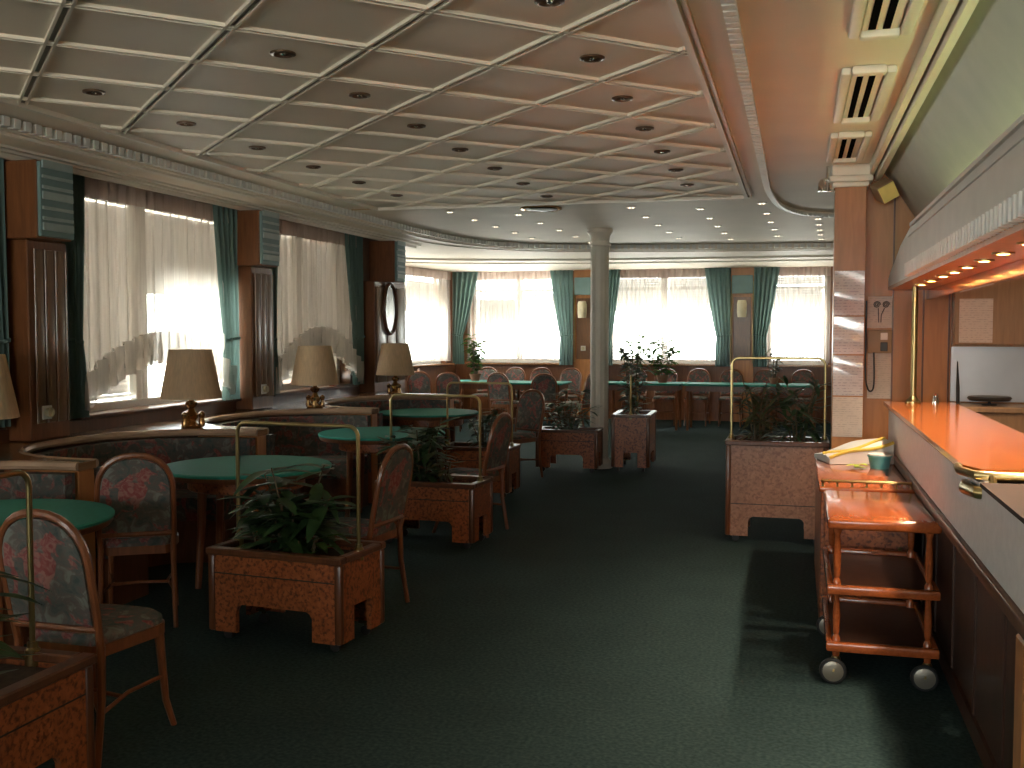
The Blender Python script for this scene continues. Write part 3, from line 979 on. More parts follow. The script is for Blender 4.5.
# ------------------------------------------------------------------ planters
def make_planter(label, loc, rz, W, D, H, arch_h, veneer='burl', name='planter_box'):
    t = thing(name, label, 'planter', loc, rz, 'wheeled burl planters with brass arches')
    w, d = W / 2, D / 2
    zb = 0.055
    zc = 0.205
    lg = 0.13
    def side_poly(h):
        r = 0.035
        p = [(-h, zb), (-h + lg, zb), (-h + lg, zc - r), (-h + lg + 0.4 * r, zc - 0.3 * r), (-h + lg + r, zc),
             (h - lg - r, zc), (h - lg - 0.4 * r, zc - 0.3 * r), (h - lg, zc - r), (h - lg, zb), (h, zb), (h, H - 0.035), (-h, H - 0.035)]
        return p
    zs = 0.36 if H < 0.6 else 0.30
    for s_ in (-1, 1):
        p = B().yprism(side_poly(w - 0.02), s_ * d - 0.012, s_ * d + 0.012).obj('long_panel', veneer, t, smooth=False)
        B().box((-w + 0.02, s_ * d - 0.0135, zs - 0.003), (w - 0.02, s_ * d + 0.0135, zs + 0.003)).obj('groove', 'black', p, smooth=False)
        lg_ = lg
        hd = d - 0.02
        lg2 = min(lg, hd * 0.55)
        pp = [(-hd, zb), (-hd + lg2, zb), (-hd + lg2, zc + 0.02), (hd - lg2, zc + 0.02), (hd - lg2, zb), (hd, zb), (hd, H - 0.035), (-hd, H - 0.035)]
        B().xprism(pp, s_ * w - 0.012, s_ * w + 0.012).obj('end_panel', veneer, t, smooth=False)
    for sx in (-1, 1):
        for sy in (-1, 1):
            B().box((sx * w - 0.02, sy * d - 0.02, zb), (sx * w + 0.02, sy * d + 0.02, H - 0.035), 0.012, 2).obj('corner_post', 'trimwood', t)
    b = B()
    for sy in (-1, 1):
        b.box((-w - 0.025, sy * d - 0.03, H - 0.035), (w + 0.025, sy * d + 0.025 if sy > 0 else sy * d + 0.03, H), 0.006)
    for sx in (-1, 1):
        b.box((sx * w - 0.028, -d + 0.03, H - 0.0345), (sx * w + 0.025, d - 0.03, H - 0.0005), 0.006)
    b.obj('rim', 'trimwood', t)
    B().box((-w + 0.03, -d + 0.03, H - 0.12), (w - 0.03, d - 0.03, H - 0.05)).obj('soil', 'soil', t, smooth=False)
    B().box((-w + 0.02, -d + 0.02, zc + 0.03), (w - 0.02, d - 0.02, zc + 0.05)).obj('bottom_board', 'trimwood', t, smooth=False)
    for sx in (-1, 1):
        for sy in (-1, 1):
            x, y = sx * (w - 0.055), sy * (d - 0.055)
            c = B().lathe([(0.012, -0.012), (0.027, -0.011), (0.028, 0.0), (0.027, 0.011), (0.012, 0.012)], (x, y, 0.0285), 16, 'y').obj('caster', 'rubber', t)
            B().tube([(x, y, 0.04), (x, y, 0.075)], 0.012, 8).obj('caster_stem', 'antique', c)
            B().box((x - 0.03, y - 0.03, 0.07), (x + 0.03, y + 0.03, zb + 0.03)).obj('caster_plate', 'antique', c, smooth=False)
    if arch_h:
        r = 0.055
        x1 = w - 0.008
        pts = [(-x1, 0, H - 0.05), (-x1, 0, arch_h - r)]
        for i in range(1, 7):
            a = PI / 2 * i / 6
            pts.append((-x1 + r - r * math.cos(a), 0, arch_h - r + r * math.sin(a)))
        pts += [(-p[0], 0, p[2]) for p in reversed(pts)]
        rail = B().tube(pts, 0.0105, 10).obj('brass_arch', 'brass', t)
        for s_ in (-1, 1):
            B().lathe([(0.026, H - 0.052), (0.026, H + 0.004), (0.018, H + 0.012), (0.018, H + 0.03)], (s_ * x1, 0, 0), 14).obj('flange', 'brass', rail)
    return t

make_planter('burl planter in the bottom left corner, cut by the picture edge', (-2.56, 2.66, 0), R(90), 0.72, 0.42, 0.49, 1.12)
make_planter('burl planter with a brass arch in the middle of the left foreground', (-2.51, 4.91, 0), R(-6), 0.75, 0.42, 0.49, 1.12)
make_planter('burl planter with brass arch directly behind the sideways chair', (-2.64, 7.43, 0), R(-2), 0.74, 0.42, 0.49, 1.12)
make_planter('burl planter mostly hidden behind the dark edge-on chair', (-3.0, 9.75, 0), R(0), 0.68, 0.40, 0.49, 1.10)
make_planter('low burl planter standing before the white column', (-2.52, 11.72, 0), R(2), 0.68, 0.36, 0.49, 0)
make_planter('taller narrow burl planter just right of the white column', (-1.83, 12.12, 0), R(92), 0.72, 0.40, 0.66, 1.10)
make_planter('tall pale burl planter with brass arch standing left of the paper-covered post', (-0.135, 8.22, 0), R(0), 0.71, 0.40, 0.78, 1.40, 'burl_pale')

# ------------------------------------------------------------------ plants
def leaf(b, base, dirv, up, L, W, bend, n=4):
    d = Vector(dirv).normalized()
    u = Vector(up)
    s_ = d.cross(u)
    if s_.length < 1e-4:
        s_ = d.orthogonal()
    s_.normalize()
    u = s_.cross(d).normalized()
    prev = None
    for i in range(n + 1):
        t = i / n
        p = Vector(base) + d * (L * t) + u * (bend * L * t * t)
        w = W * math.sin(PI * min(0.06 + 0.94 * t, 0.985)) ** 0.7
        row = [b.bm.verts.new(p - s_ * w), b.bm.verts.new(p + u * (-0.25 * w)), b.bm.verts.new(p + s_ * w)]
        if prev:
            b.bm.faces.new((prev[0], prev[1], row[1], row[0]))
            b.bm.faces.new((prev[1], prev[2], row[2], row[1]))
        prev = row

def plant(label, loc, spread, height, n, L, W, seed, mat='leaf', name='leafy_plant', stems=5, upright=0.6, flowers=0, pot=None, low=0.15):
    rnd = random.Random(seed)
    t = thing(name, label, 'plant', loc, rnd.random() * 6)
    b, f, st = B(), B(), B()
    z0 = pot[1] if pot else 0.0
    tips = []
    for i in range(stems):
        a = 2 * PI * i / stems + rnd.uniform(-0.4, 0.4)
        rr = spread * rnd.uniform(0.25, 0.95)
        base = Vector((0.25 * spread[0] * math.cos(a) if isinstance(spread, tuple) else 0.2 * rr * math.cos(a), 0.2 * rr * math.sin(a), z0 - 0.06))
        top = Vector((rr * math.cos(a), rr * math.sin(a), z0 + height * rnd.uniform(0.55, 1.0)))
        mid = base.lerp(top, 0.5) + Vector((0, 0, 0.12 * height))
        st.tube([base, mid, top], [0.008, 0.006, 0.003], 6)
        tips.append((base, mid, top))
    for i in range(n):
        base, mid, top = rnd.choice(tips)
        k = rnd.uniform(low, 1.0)
        p = (1 - k) ** 2 * base + 2 * k * (1 - k) * mid + k * k * top
        a = rnd.uniform(0, 2 * PI)
        d = Vector((math.cos(a), math.sin(a), rnd.uniform(-0.3, 1.0) * upright))
        leaf(b, p, d, (0, 0, 1), L * rnd.uniform(0.6, 1.15), W * rnd.uniform(0.7, 1.15), -rnd.uniform(0.1, 0.55))
    b.obj('foliage', mat, t)
    st.obj('stem', 'stem', t)
    if flowers:
        for i in range(flowers):
            p = rnd.choice(tips)[2]
            c = p + Vector((rnd.uniform(-0.08, 0.08), rnd.uniform(-0.08, 0.08), rnd.uniform(-0.1, 0.02)))
            for j in range(5):
                a = 2 * PI * j / 5
                leaf(f, c, (math.cos(a), math.sin(a), 0.5), (0, 0, 1), 0.045, 0.016, -0.3, 2)
        f.obj('blossoms', 'flower', t)
    if pot:
        r, h = pot
        B().lathe([(r * 0.7, 0), (r * 0.95, h * 0.85), (r * 1.05, h * 0.86), (r * 1.05, h), (r * 0.92, h), (r * 0.9, h * 0.9)], n=24).obj('pot', 'pot', t)
        B().lathe([(r * 0.9, h * 0.8), (r * 0.9, h * 0.9)], n=20).obj('soil', 'soil', t)
    return t
ZS = 0.44
plant('dark broad-leaved plant growing in the front brass-arch planter', (-2.53, 4.92, ZS), 0.26, 0.52, 170, 0.23, 0.038, 11, 'leaf', stems=7)
plant('light mottled green plant at the front of the same front planter', (-2.41, 4.82, ZS), 0.09, 0.14, 26, 0.13, 0.026, 12, 'leaf_b', stems=4)
plant('dark trailing plant at the left end of the front brass-arch planter', (-2.73, 4.96, ZS), 0.13, 0.34, 60, 0.16, 0.024, 13, 'leaf', stems=5)
plant('large dark plant in the planter directly behind the sideways chair', (-2.76, 7.44, ZS), 0.26, 0.52, 170, 0.20, 0.034, 14, 'leaf', stems=7)
plant('small olive plant in the planter directly behind the sideways chair', (-2.56, 7.42, ZS), 0.14, 0.30, 50, 0.14, 0.02, 15, 'leaf_c', stems=4)
plant('tall dark plant in the planter hidden behind the edge-on chair', (-2.95, 9.75, ZS), 0.22, 0.45, 80, 0.17, 0.026, 16, 'leaf', stems=7)
plant('dark spreading plant in the low planter before the white column', (-2.55, 11.72, ZS), 0.30, 0.50, 160, 0.16, 0.026, 17, 'leaf', stems=9)
plant('tall leggy plant in the narrow planter right of the white column', (-1.86, 12.15, 0.60), 0.24, 0.90, 150, 0.15, 0.028, 18, 'leaf', stems=8)
plant('sparse brownish plant at the left of the tall pale planter', (-0.28, 8.22, 0.73), 0.22, 0.55, 110, 0.22, 0.016, 19, 'leaf_c', stems=7, upright=1.2)
plant('dark drooping plant at the right of the tall pale planter', (0.02, 8.22, 0.73), 0.20, 0.52, 110, 0.22, 0.018, 20, 'leaf', stems=7, upright=1.0)
plant('dark plant at the left picture edge in the corner planter', (-2.56, 2.62, ZS), 0.16, 0.42, 60, 0.22, 0.022, 21, 'leaf', stems=7)

# ------------------------------------------------------------------ white column
t = thing('column', 'slim white round column standing behind the low planter', 'column', (-2.24, 12.08, 0))
B().lathe([(0.16, 0.0), (0.16, 0.06), (0.125, 0.10), (0.115, 0.12)], n=28).obj('base', 'column', t)
b = B()
prof = []
n = 48
rings = []
for z in (0.12, CZ - 0.20):
    rings.append([b.bm.verts.new(((0.108 if j % 4 else 0.099) * math.cos(2 * PI * j / n), (0.108 if j % 4 else 0.099) * math.sin(2 * PI * j / n), z)) for j in range(n)])
for j in range(n):
    b.bm.faces.new((rings[0][j], rings[0][(j + 1) % n], rings[1][(j + 1) % n], rings[1][j]))
b.obj('shaft', 'column', t, angle=60)
B().lathe([(0.11, CZ - 0.20), (0.125, CZ - 0.19), (0.125, CZ - 0.16), (0.112, CZ - 0.15), (0.118, CZ - 0.08), (0.15, CZ - 0.04), (0.15, CZ)], n=28).obj('capital', 'column', t)

# ------------------------------------------------------------------ far tables and chairs
def rect_table(label, loc, rz, W, D, H=0.76):
    t = thing('dining_table', label, 'table', loc, rz, 'teal-topped tables at the back of the room')
    B().box((-W / 2, -D / 2, H - 0.03), (W / 2, D / 2, H), 0.006).obj('teal_top', 'teal', t)
    B().box((-W / 2 + 0.05, -D / 2 + 0.05, H - 0.12), (W / 2 - 0.05, D / 2 - 0.05, H - 0.031)).obj('apron', 'trimwood', t, smooth=False)
    for sx in (-1, 1):
        for sy in (-1, 1):
            x, y = sx * (W / 2 - 0.08), sy * (D / 2 - 0.08)
            B().tube([(x, y, H - 0.12), (x, y, 0)], [0.028, 0.02], 8).obj('leg', 'chairwood', t)
    return t
rect_table('teal-topped table in the far left bay near the corner plant', (-5.2, 17.1, 0), 0, 1.1, 0.8)
rect_table('teal-topped table just left of the white column at the back', (-4.2, 17.0, 0), 0, 1.0, 0.8)
for i, (x, w) in enumerate(((-2.45, 1.3), (-1.13, 1.3), (-0.05, 0.82))):
    rect_table(['long teal table at the back, the section right of the white column',
                'long teal table at the back, its middle section left of the tall pale planter',
                'long teal table at the back, its section seen through the tall brass arch'][i], (x, 17.3, 0), 0, w, 0.75)
far = [
    ((-5.95, 16.2), 5, 'dark chair back in the bay, beside the lamp under the mirror'),
    ((-6.05, 17.1), -80, 'dark chair at the left end of the far bay table'),
    ((-5.45, 16.05), 14, 'dark chair in front of the far bay table'),
    ((-5.45, 17.95), 180, 'dark chair behind the far bay table, beside the plant'),
    ((-4.95, 17.95), 175, 'dark chair behind the right half of the far bay table'),
    ((-4.52, 16.15), -12, 'dark chair before the table left of the column, its back to us'),
    ((-4.40, 17.9), 185, 'dark chair behind the table left of the column'),
    ((-3.92, 17.9), 172, 'dark chair at the far right corner of the table left of the column'),
    ((-3.4, 16.3), 75, 'dark chair half hidden by the white column'),
    ((-3.82, 15.9), 12, 'dark chair at the right front of the table left of the column'),
    ((-2.75, 18.1), 180, 'leftmost dark chair behind the long back table'),
    ((-2.2, 18.1), 182, 'second chair from the left behind the long back table'),
    ((-1.65, 18.1), 178, 'third chair from the left behind the long back table'),
    ((-1.08, 18.1), 180, 'fourth chair from the left behind the long back table'),
    ((-0.5, 18.1), 183, 'fifth chair from the left behind the long back table'),
    ((0.1, 18.1), 177, 'rightmost dark chair behind the long back table'),
]
for (x, y), a, lab in far:
    dup(c0, (x, y, 0), R(a), lab, 'chairs around the far tables')
plant('bushy potted plant with red blossoms on the far bay table', (-5.35, 17.15, 0.761), 0.30, 0.68, 190, 0.15, 0.036, 31, 'leaf_b', 'potted_plant', 9, flowers=5, pot=(0.10, 0.12))
plant('tall spindly potted plant on the long back table, nearest the column', (-2.6, 17.3, 0.761), 0.32, 0.70, 150, 0.15, 0.034, 32, 'leaf_b', 'potted_plant', 8, pot=(0.09, 0.12))
plant('bushy potted plant on the long back table in front of the bright window', (-2.15, 17.35, 0.761), 0.36, 0.68, 200, 0.15, 0.034, 33, 'leaf_b', 'potted_plant', 9, pot=(0.10, 0.12))
plant('sparse potted plant on the long back table beside the right pilaster', (-0.35, 17.35, 0.761), 0.22, 0.62, 60, 0.13, 0.022, 34, 'leaf_c', 'potted_plant', 6, pot=(0.08, 0.1))

# ------------------------------------------------------------------ the post by the bar
t = thing('post', 'square orange wooden post at the end of the bar, covered with sleeved papers', 'post', (0.36, 8.0, 0))
B().box((-0.108, -0.1, 0), (0.108, 0.1, 2.66), 0.004).obj('shaft', 'orangewood', t)
b = B()
b.box((-0.125, -0.118, 2.64), (0.125, 0.118, 2.675), 0.01, 2)
b.box((-0.15, -0.14, 2.675), (0.15, 0.14, 2.72), 0.012, 2)
b.box((-0.13, -0.12, 2.72), (0.13, 0.12, CZ), 0.004)
b.obj('capital', 'mould', t)
sheets = [(1.72, 2.04, 'topmost plastic-sleeved sheet on the post'), (1.44, 1.71, 'second sheet from the top on the post, glaring white'),
          (1.14, 1.43, 'third sheet from the top on the post'), (0.84, 1.13, 'lowest printed sheet on the post, above the cabinet')]
for i, (za, zb, lab) in enumerate(sheets):
    def wav(u, v, za=za, zb=zb, i=i):
        return (-0.104 + 0.208 * u, -0.004 - 0.008 * math.sin(PI * v) + 0.003 * math.sin(9 * v + 2 * u + i), (v - 0.5) * (zb - za))
    o = B().grid(wav, 10, 12).obj('sleeved_paper', 'plasticpaper' if i < 3 else 'paper', loc=(0.36, 7.899, (za + zb) / 2))
    tag(o, lab, 'paper', 'papers on the post')

# end wall papers, phone
def wall_paper(lab, x, z, w, h, mat='paper'):
    b = B()
    b.box((-w / 2, -0.004, -h / 2), (w / 2, 0, h / 2))
    return tag(b.obj('pinned_paper', mat, smooth=False, loc=(x, 8.098, z)), lab, 'paper', 'papers pinned to the end wall')
t = thing('framed_drawing', 'pale sheet with two dark curly flower drawings on the end wall', 'picture', (0.585, 8.098, 1.745))
B().box((-0.085, -0.006, -0.115), (0.085, 0, 0.115)).obj('sheet', 'paper', t, smooth=False)
b = B()
for s_ in (-1, 1):
    cxx = 0.032 * s_ + 0.01
    b.tube([(cxx + 0.026 * (1 - i / 22) * math.cos(i * 0.75), -0.008, 0.055 + 0.026 * (1 - i / 22) * math.sin(i * 0.75)) for i in range(20)], 0.004, 5)
    b.tube([(cxx - 0.01 * s_, -0.008, 0.03), (0.02 * s_ * 0.5, -0.008, -0.02), (0.008 * s_, -0.008, -0.075)], 0.0035, 5)
b.obj('drawing', 'ink', t)
wall_paper('large pale notice under the wall telephone', 0.59, 1.29, 0.17, 0.36)
t = thing('wall_telephone', 'beige wall telephone with a hanging cord between two papers', 'telephone', (0.585, 8.098, 1.53))
B().box((-0.085, -0.035, -0.085), (0.085, 0, 0.085), 0.008, 2).obj('body', 'tan', t)
B().box((0.005, -0.042, 0.012), (0.055, -0.035, 0.065), 0.003).obj('display', 'white', t)
B().box((0.005, -0.042, -0.07), (0.055, -0.035, -0.005), 0.003).obj('keypad', 'black', t)
pts = [(-0.095, -0.015, 0.30), (-0.095, -0.02, 0.05), (-0.095, -0.05, -0.25), (-0.08, -0.05, -0.34), (-0.06, -0.05, -0.365), (-0.04, -0.05, -0.34), (-0.035, -0.05, -0.25), (-0.04, -0.04, -0.08)]
B().tube([tuple(p) for p in smooth_path([Vector(p) for p in pts], 5)], 0.006, 6).obj('cord', 'black', t)

b = B()
for xx in (0.47, 0.675, 0.885, 1.06):
    b.box((xx - 0.006, 8.088, 0), (xx + 0.006, 8.1, CZ))
struct(b.obj('trim_13', 'trimwood', smooth=False))
t = thing('brass_pole', 'upright brass pole between bar top and canopy', 'pole', (0.765, 7.5, 1.12))
B().tube([(0, 0, 0), (0, 0, 0.81)], 0.02, 14).obj('shaft', 'brass', t)
B().lathe([(0.05, 0), (0.05, 0.012), (0.03, 0.03), (0.022, 0.045)], n=18).obj('flange', 'brass', t)
t = thing('small_bell', 'small metal bell standing near the brass pole on the bar top', 'bell', (0.90, 7.45, 1.12))
B().lathe([(0.022, 0), (0.022, 0.03), (0.014, 0.05), (0.016, 0.06), (0.004, 0.07)], n=14).obj('body', 'chrome', t)

# tilted fixture high beside the post, and two spots on the other side
t = thing('wall_loudspeaker', 'tilted tan box with yellow face mounted high right of the post', 'loudspeaker', (0.585, 7.86, 2.60), R(16))
mx = Matrix.Rotation(R(16), 4, 'X') @ Matrix.Rotation(R(-30), 4, 'Y')
B().box((-0.062, -0.08, -0.062), (0.062, 0.08, 0.062), 0.006, mtx=mx).obj('casing', 'tan', t)
B().box((-0.058, -0.09, -0.058), (0.058, -0.08, 0.058), 0.003, mtx=mx).obj('front', 'yellowface', t)
B().tube([(0, 0.08, 0.0), (0.0, 0.2, 0.05)], 0.012).obj('bracket', 'antique', t)
t = thing('track_spotlight', 'pair of chrome ceiling spotlights left of the post capital', 'spotlight', (0.20, 7.95, CZ))
B().tube([(0, 0, 0), (0, 0, -0.10)], 0.012).obj('stem', 'chrome', t)
for s_ in (-1, 1):
    B().tube([(0.0, 0, -0.08), (0.03 * s_, 0.0, -0.10)], 0.008).obj('arm', 'chrome', t)
    B().lathe([(0.012, 0.0), (0.03, -0.03), (0.032, -0.09), (0.026, -0.09), (0.02, -0.06)], (0.035 * s_, 0, -0.09), 16).obj('spot_head', 'chrome', t)

# ------------------------------------------------------------------ bar counter, top, rails
t = thing('bar_counter', 'long bar front with grey upper panel and dark wood base', 'bar', (0, 0, 0))
B().box((0.62, 2.6, 0.815), (0.66, 7.62, 1.075)).obj('grey_panel', 'greypanel', t, smooth=False)
B().box((0.60, 2.6, 0.765), (0.66, 7.62, 0.812), 0.008, 2).obj('bumper_rail', 'trimwood', t)
b = B()
b.box((0.70, 2.6, 0.0), (0.74, 7.62, 0.765))
for i in range(9):
    b.box((0.692, 2.6 + i * 0.6, 0.08), (0.70, 2.6 + i * 0.6 + 0.02, 0.765))
b.box((0.685, 2.6, 0.0), (0.70, 7.62, 0.08))
b.obj('lower_panel', 'darkwood', t, smooth=False)
B().box((0.60, 3.02, 0.0), (0.69, 3.14, 0.765), 0.01).obj('end_post', 'orangewood', t)
B().box((0.605, 2.6, 1.0755), (1.15, 3.80, 1.09)).obj('working_shelf', 'shelfwood', t, smooth=False)
B().box((0.74, 7.58, 0.0), (1.05, 7.62, 1.075)).obj('end_board', 'trimwood', t, smooth=False)
B().box((1.02, 3.9, 0.0), (1.05, 7.58, 1.07)).obj('rear_panel', 'warmcab', t, smooth=False)
t = thing('countertop', 'glossy orange-red wooden bar top under the canopy lamps', 'countertop', (0, 0, 0))
tp = [(0.585, 4.05), (0.63, 3.93), (1.04, 3.93), (1.04, 7.62), (0.585, 7.62)]
B().zprism(tp, 1.095, 1.12).obj('slab', 'bartop', t, smooth=False)
tp2 = [(0.605, 4.06), (0.64, 3.95), (1.03, 3.95), (1.03, 7.60), (0.605, 7.60)]
B().zprism(tp2, 1.076, 1.095).obj('under_moulding', 'trimwood', t, smooth=False)
t = thing('brass_rail', 'double brass rail curving round the near end of the bar top', 'rail', (0, 0, 0))
B().tube([(0.585, 4.16, 1.10), (0.575, 4.04, 1.10), (0.615, 3.915, 1.10), (0.68, 3.895, 1.10), (1.04, 3.895, 1.10)], 0.016, 10).obj('upper_bar', 'brass', t)
B().tube([(0.60, 4.06, 1.045), (0.585, 3.98, 1.045), (0.61, 3.87, 1.045), (0.68, 3.84, 1.045), (1.04, 3.84, 1.045)], 0.022, 10).obj('lower_bar', 'brass', t)
for x in (0.66, 0.98):
    B().tube([(x, 3.90, 1.10), (x, 3.845, 1.045)], 0.014).obj('bracket', 'brass', t)
t = thing('foot_rail', 'short brass foot rail end low on the bar front', 'rail', (0, 0, 0))
B().tube([(0.60, 2.7, 0.13), (0.60, 3.55, 0.13)], 0.022, 12).obj('bar', 'brass', t)
B().tube([(0.60, 3.4, 0.13), (0.69, 3.4, 0.13)], 0.014).obj('bracket', 'brass', t)

struct(B().yprism([(0.575, 2.795), (1.125, 1.965), (1.16, 1.965), (0.625, 2.795)], NY, 8.098).obj('wall_bar_cove', 'cove', smooth=False))
# back bar
t = thing('back_bar_cabinet', 'beige wall cabinets over the back bar beside the orange panel', 'cabinet', (0, 0, 0))
B().box((1.075, 8.0, 1.50), (2.9, 8.098, 2.2)).obj('body', 'warmcab', t, smooth=False)
for i in range(3):
    x0 = 1.08 + i * 0.6
    d = B().box((x0, 7.98, 1.51), (x0 + 0.59, 8.0, 2.19), 0.004).obj('door', 'warmcab', t)
    B().lathe([(0.006, 0), (0.012, -0.012), (0.012, -0.02)], (x0 + 0.54, 7.98, 1.7), 12, 'y').obj('knob', 'black', d)
b = B()
b.box((1.075, 8.07, 1.10), (2.9, 8.1, 1.495))
t2 = tag(b.obj('steel_backsplash', 'steel', smooth=False), 'brushed steel splashback panel below the wall cabinets', 'splashback')
t = thing('back_counter', 'beige counter below the steel splashback, behind the bar', 'counter', (0, 0, 0))
B().box((1.075, 7.66, 0.0), (2.9, 8.06, 1.05)).obj('body', 'warmcab', t, smooth=False)
B().box((1.06, 7.64, 1.05), (2.9, 8.068, 1.09), 0.006).obj('top', 'warmcab', t)
wp = B().box((-0.11, -0.004, -0.155), (0.11, 0, 0.155)).obj('pinned_paper', 'paper', smooth=False, loc=(1.22, 7.978, 1.68))
tag(wp, 'large curled notice taped to the beige cabinet doors', 'paper')
t = thing('oval_dish', 'dark oval dish on a thin stand before the steel splashback', 'dish', (1.30, 7.86, 1.09))
B().lathe([(0.05, 0), (0.05, 0.008), (0.012, 0.012), (0.008, 0.03)], n=16).obj('foot', 'black', t)
b = B()
b.lathe([(0.01, 0.03), (0.13, 0.032), (0.145, 0.05), (0.135, 0.062), (0.05, 0.066)], n=28)
b.obj('dish', 'black', t)
t = thing('thin_rod', 'thin dark upright rod leaning beside the steel splashback', 'rod', (1.11, 7.95, 1.09))
B().tube([(0, 0, 0), (0, 0.02, 0.12), (0, 0.06, 0.30)], [0.012, 0.012, 0.003], 8).obj('body', 'black', t)

# ------------------------------------------------------------------ bar canopy
t = thing('bar_canopy', 'long grey canopy over the bar with toothed lower edge', 'canopy', (0, 0, 0))
fp = [(0.2, 1.93), (8.09, 1.93), (8.09, 1.99), (7.75, 2.06), (7.2, 2.16), (6.5, 2.235), (0.2, 2.235)]
B().xprism(fp, 0.64, 0.70).obj('fascia', 'hood', t, smooth=False)
B().box((0.64, 0.2, 1.905), (1.12, 8.09, 1.93)).obj('soffit', 'orangewood', t, smooth=False)
B().box((0.90, 0.2, 1.835), (0.94, 8.09, 1.905), 0.004).obj('inner_fascia', 'bartop', t)
B().box((0.70, 0.2, 1.93), (1.12, 8.09, 1.96)).obj('top_board', 'hood', t, smooth=False)
y = 0.9
tooth = B().box((-0.024, 0.0, 0.0), (0.018, 0.032, 0.072)).obj('tooth', 'white', t, smooth=False, loc=(0.622, y, 1.925))
while y < 6.4:
    y += 0.075
    o = tooth.copy()
    COL.objects.link(o)
    o.location = (0.622, y, 1.925)
B().box((0.625, 0.2, 2.215), (0.64, 6.5, 2.235)).box((0.632, 0.2, 2.17), (0.64, 6.7, 2.178)).obj('upper_moulding', 'hood', t, smooth=False)
lampy = [2.2, 2.9, 3.45, 3.9, 4.37, 4.79, 5.24, 5.65, 6.06, 6.58, 7.08]
hl = None
for i, y in enumerate(lampy):
    lab = 'lit halogen downlight in the canopy underside, %s from the near end' % ORD[i]
    if hl is None:
        hl = thing('canopy_downlight', lab, 'downlight', (0.76, y, 1.905), 0, 'downlights under the bar canopy')
        B().lathe([(0.042, 0.0), (0.042, -0.006), (0.024, -0.008), (0.024, 0.0)], n=20).obj('ring', 'brass', hl)
        B().lathe([(0.0235, -0.002), (0.0235, -0.004)], n=18).obj('bulb', 'lamp_on', hl)
    else:
        dup(hl, (0.76, y, 1.905), 0, lab)
for y in lampy:
    ld = bpy.data.lights.new('downlight_beam', 'SPOT')
    ld.energy = 2.5
    ld.color = (1.0, 0.86, 0.68)
    ld.spot_size = R(120)
    ld.spot_blend = 0.6
    ld.shadow_soft_size = 0.03
    lo = bpy.data.objects.new('downlight_beam', ld)
    COL.objects.link(lo)
    lo.location = (0.76, y, 1.885)
# unseen lamps added over the back bar to brighten its end wall
for i, (x, y) in enumerate(((1.9, 6.9), (1.9, 5.2), (1.9, 3.5))):
    t = thing('added_bar_lamp', 'unseen ceiling lamp added to light the back bar, %s from the end wall' % ORD[i], 'ceiling lamp', (x, y, CZ), 0, 'added lamps over the back bar')
    B().lathe([(0.12, 0), (0.13, -0.04), (0.11, -0.07)], n=24).obj('housing', 'white', t)
    B().lathe([(0.10, -0.069), (0.08, -0.085), (0.02, -0.09)], n=24).obj('diffuser', 'lamp_soft', t)
# fluorescent tubes hidden on top of the canopy
for i, y in enumerate((1.0, 2.6, 4.2, 5.8)):
    t = thing('fluorescent_tube', 'greenish fluorescent tube lying on top of the bar canopy, %s from the near end' % ORD[i], 'light tube', (0.93, y, 1.96), 0, 'tubes on the canopy')
    B().box((-0.03, -0.7, 0), (0.03, 0.7, 0.03)).obj('batten', 'white', t, smooth=False)
    B().tube([(0, -0.66, 0.05), (0, 0.66, 0.05)], 0.014, 10).obj('tube', 'tube_on', t)

# ------------------------------------------------------------------ serving trolley and cabinet
t = thing('serving_trolley', 'orange three-tier serving trolley on large casters beside the bar', 'trolley', (0.385, 5.28, 0))
TW, TD = 0.24, 0.42
B().box((-TW, -TD - 0.02, 0.715), (TW, TD + 0.02, 0.765), 0.014, 3).obj('top', 'trolleywood', t)
for nm, z in (('middle_shelf', 0.43), ('lower_shelf', 0.17)):
    sh = B().box((-TW + 0.03, -TD + 0.03, z), (TW - 0.03, TD - 0.03, z + 0.012)).obj(nm, 'darkwood', t, smooth=False)
    b = B()
    for s_ in (-1, 1):
        b.box((-TW, s_ * TD - 0.018, z - 0.012), (TW, s_ * TD + 0.018, z + 0.032), 0.01, 2)
        b.box((s_ * (TW - 0.015) - 0.014, -TD + 0.018, z - 0.012), (s_ * (TW - 0.015) + 0.014, TD - 0.018, z + 0.032), 0.008, 2)
    b.obj('edge_rail', 'trolleywood', sh)
for sx in (-1, 1):
    for sy in (-1, 1):
        x, y = sx * (TW - 0.045), sy * (TD - 0.0)
        y -= sy * 0.045
        prof = [(0.015, 0.12), (0.019, 0.16), (0.019, 0.21), (0.011, 0.225), (0.015, 0.24), (0.018, 0.31), (0.012, 0.40), (0.019, 0.415), (0.019, 0.47), (0.011, 0.485), (0.015, 0.50), (0.018, 0.58), (0.012, 0.68), (0.019, 0.70), (0.019, 0.716)]
        B().lathe(prof, (x, y, 0), 14).obj('leg', 'trolleywood', t)
        c = B().lathe([(0.012, -0.014), (0.052, -0.013), (0.06, -0.006), (0.06, 0.006), (0.052, 0.013), (0.012, 0.014)], (x - 0.012, y - 0.02, 0.06), 24, 'y').obj('caster_wheel', 'rubber', t)
        B().lathe([(0.008, -0.02), (0.034, -0.018), (0.046, -0.0145), (0.046, 0.0145), (0.034, 0.018), (0.008, 0.02)], (x - 0.012, y - 0.02, 0.06), 24, 'y').obj('hub', 'tyre', c)
        b = B()
        for s2 in (-1, 1):
            b.tube([(x - 0.012, y - 0.02 + s2 * 0.02, 0.06), (x, y + s2 * 0.02, 0.105)], 0.006, 6)
        b.lathe([(0.022, 0.10), (0.022, 0.112), (0.016, 0.125)], (x, y, 0), 12)
        b.obj('fork', 'brass', c)
b = B()
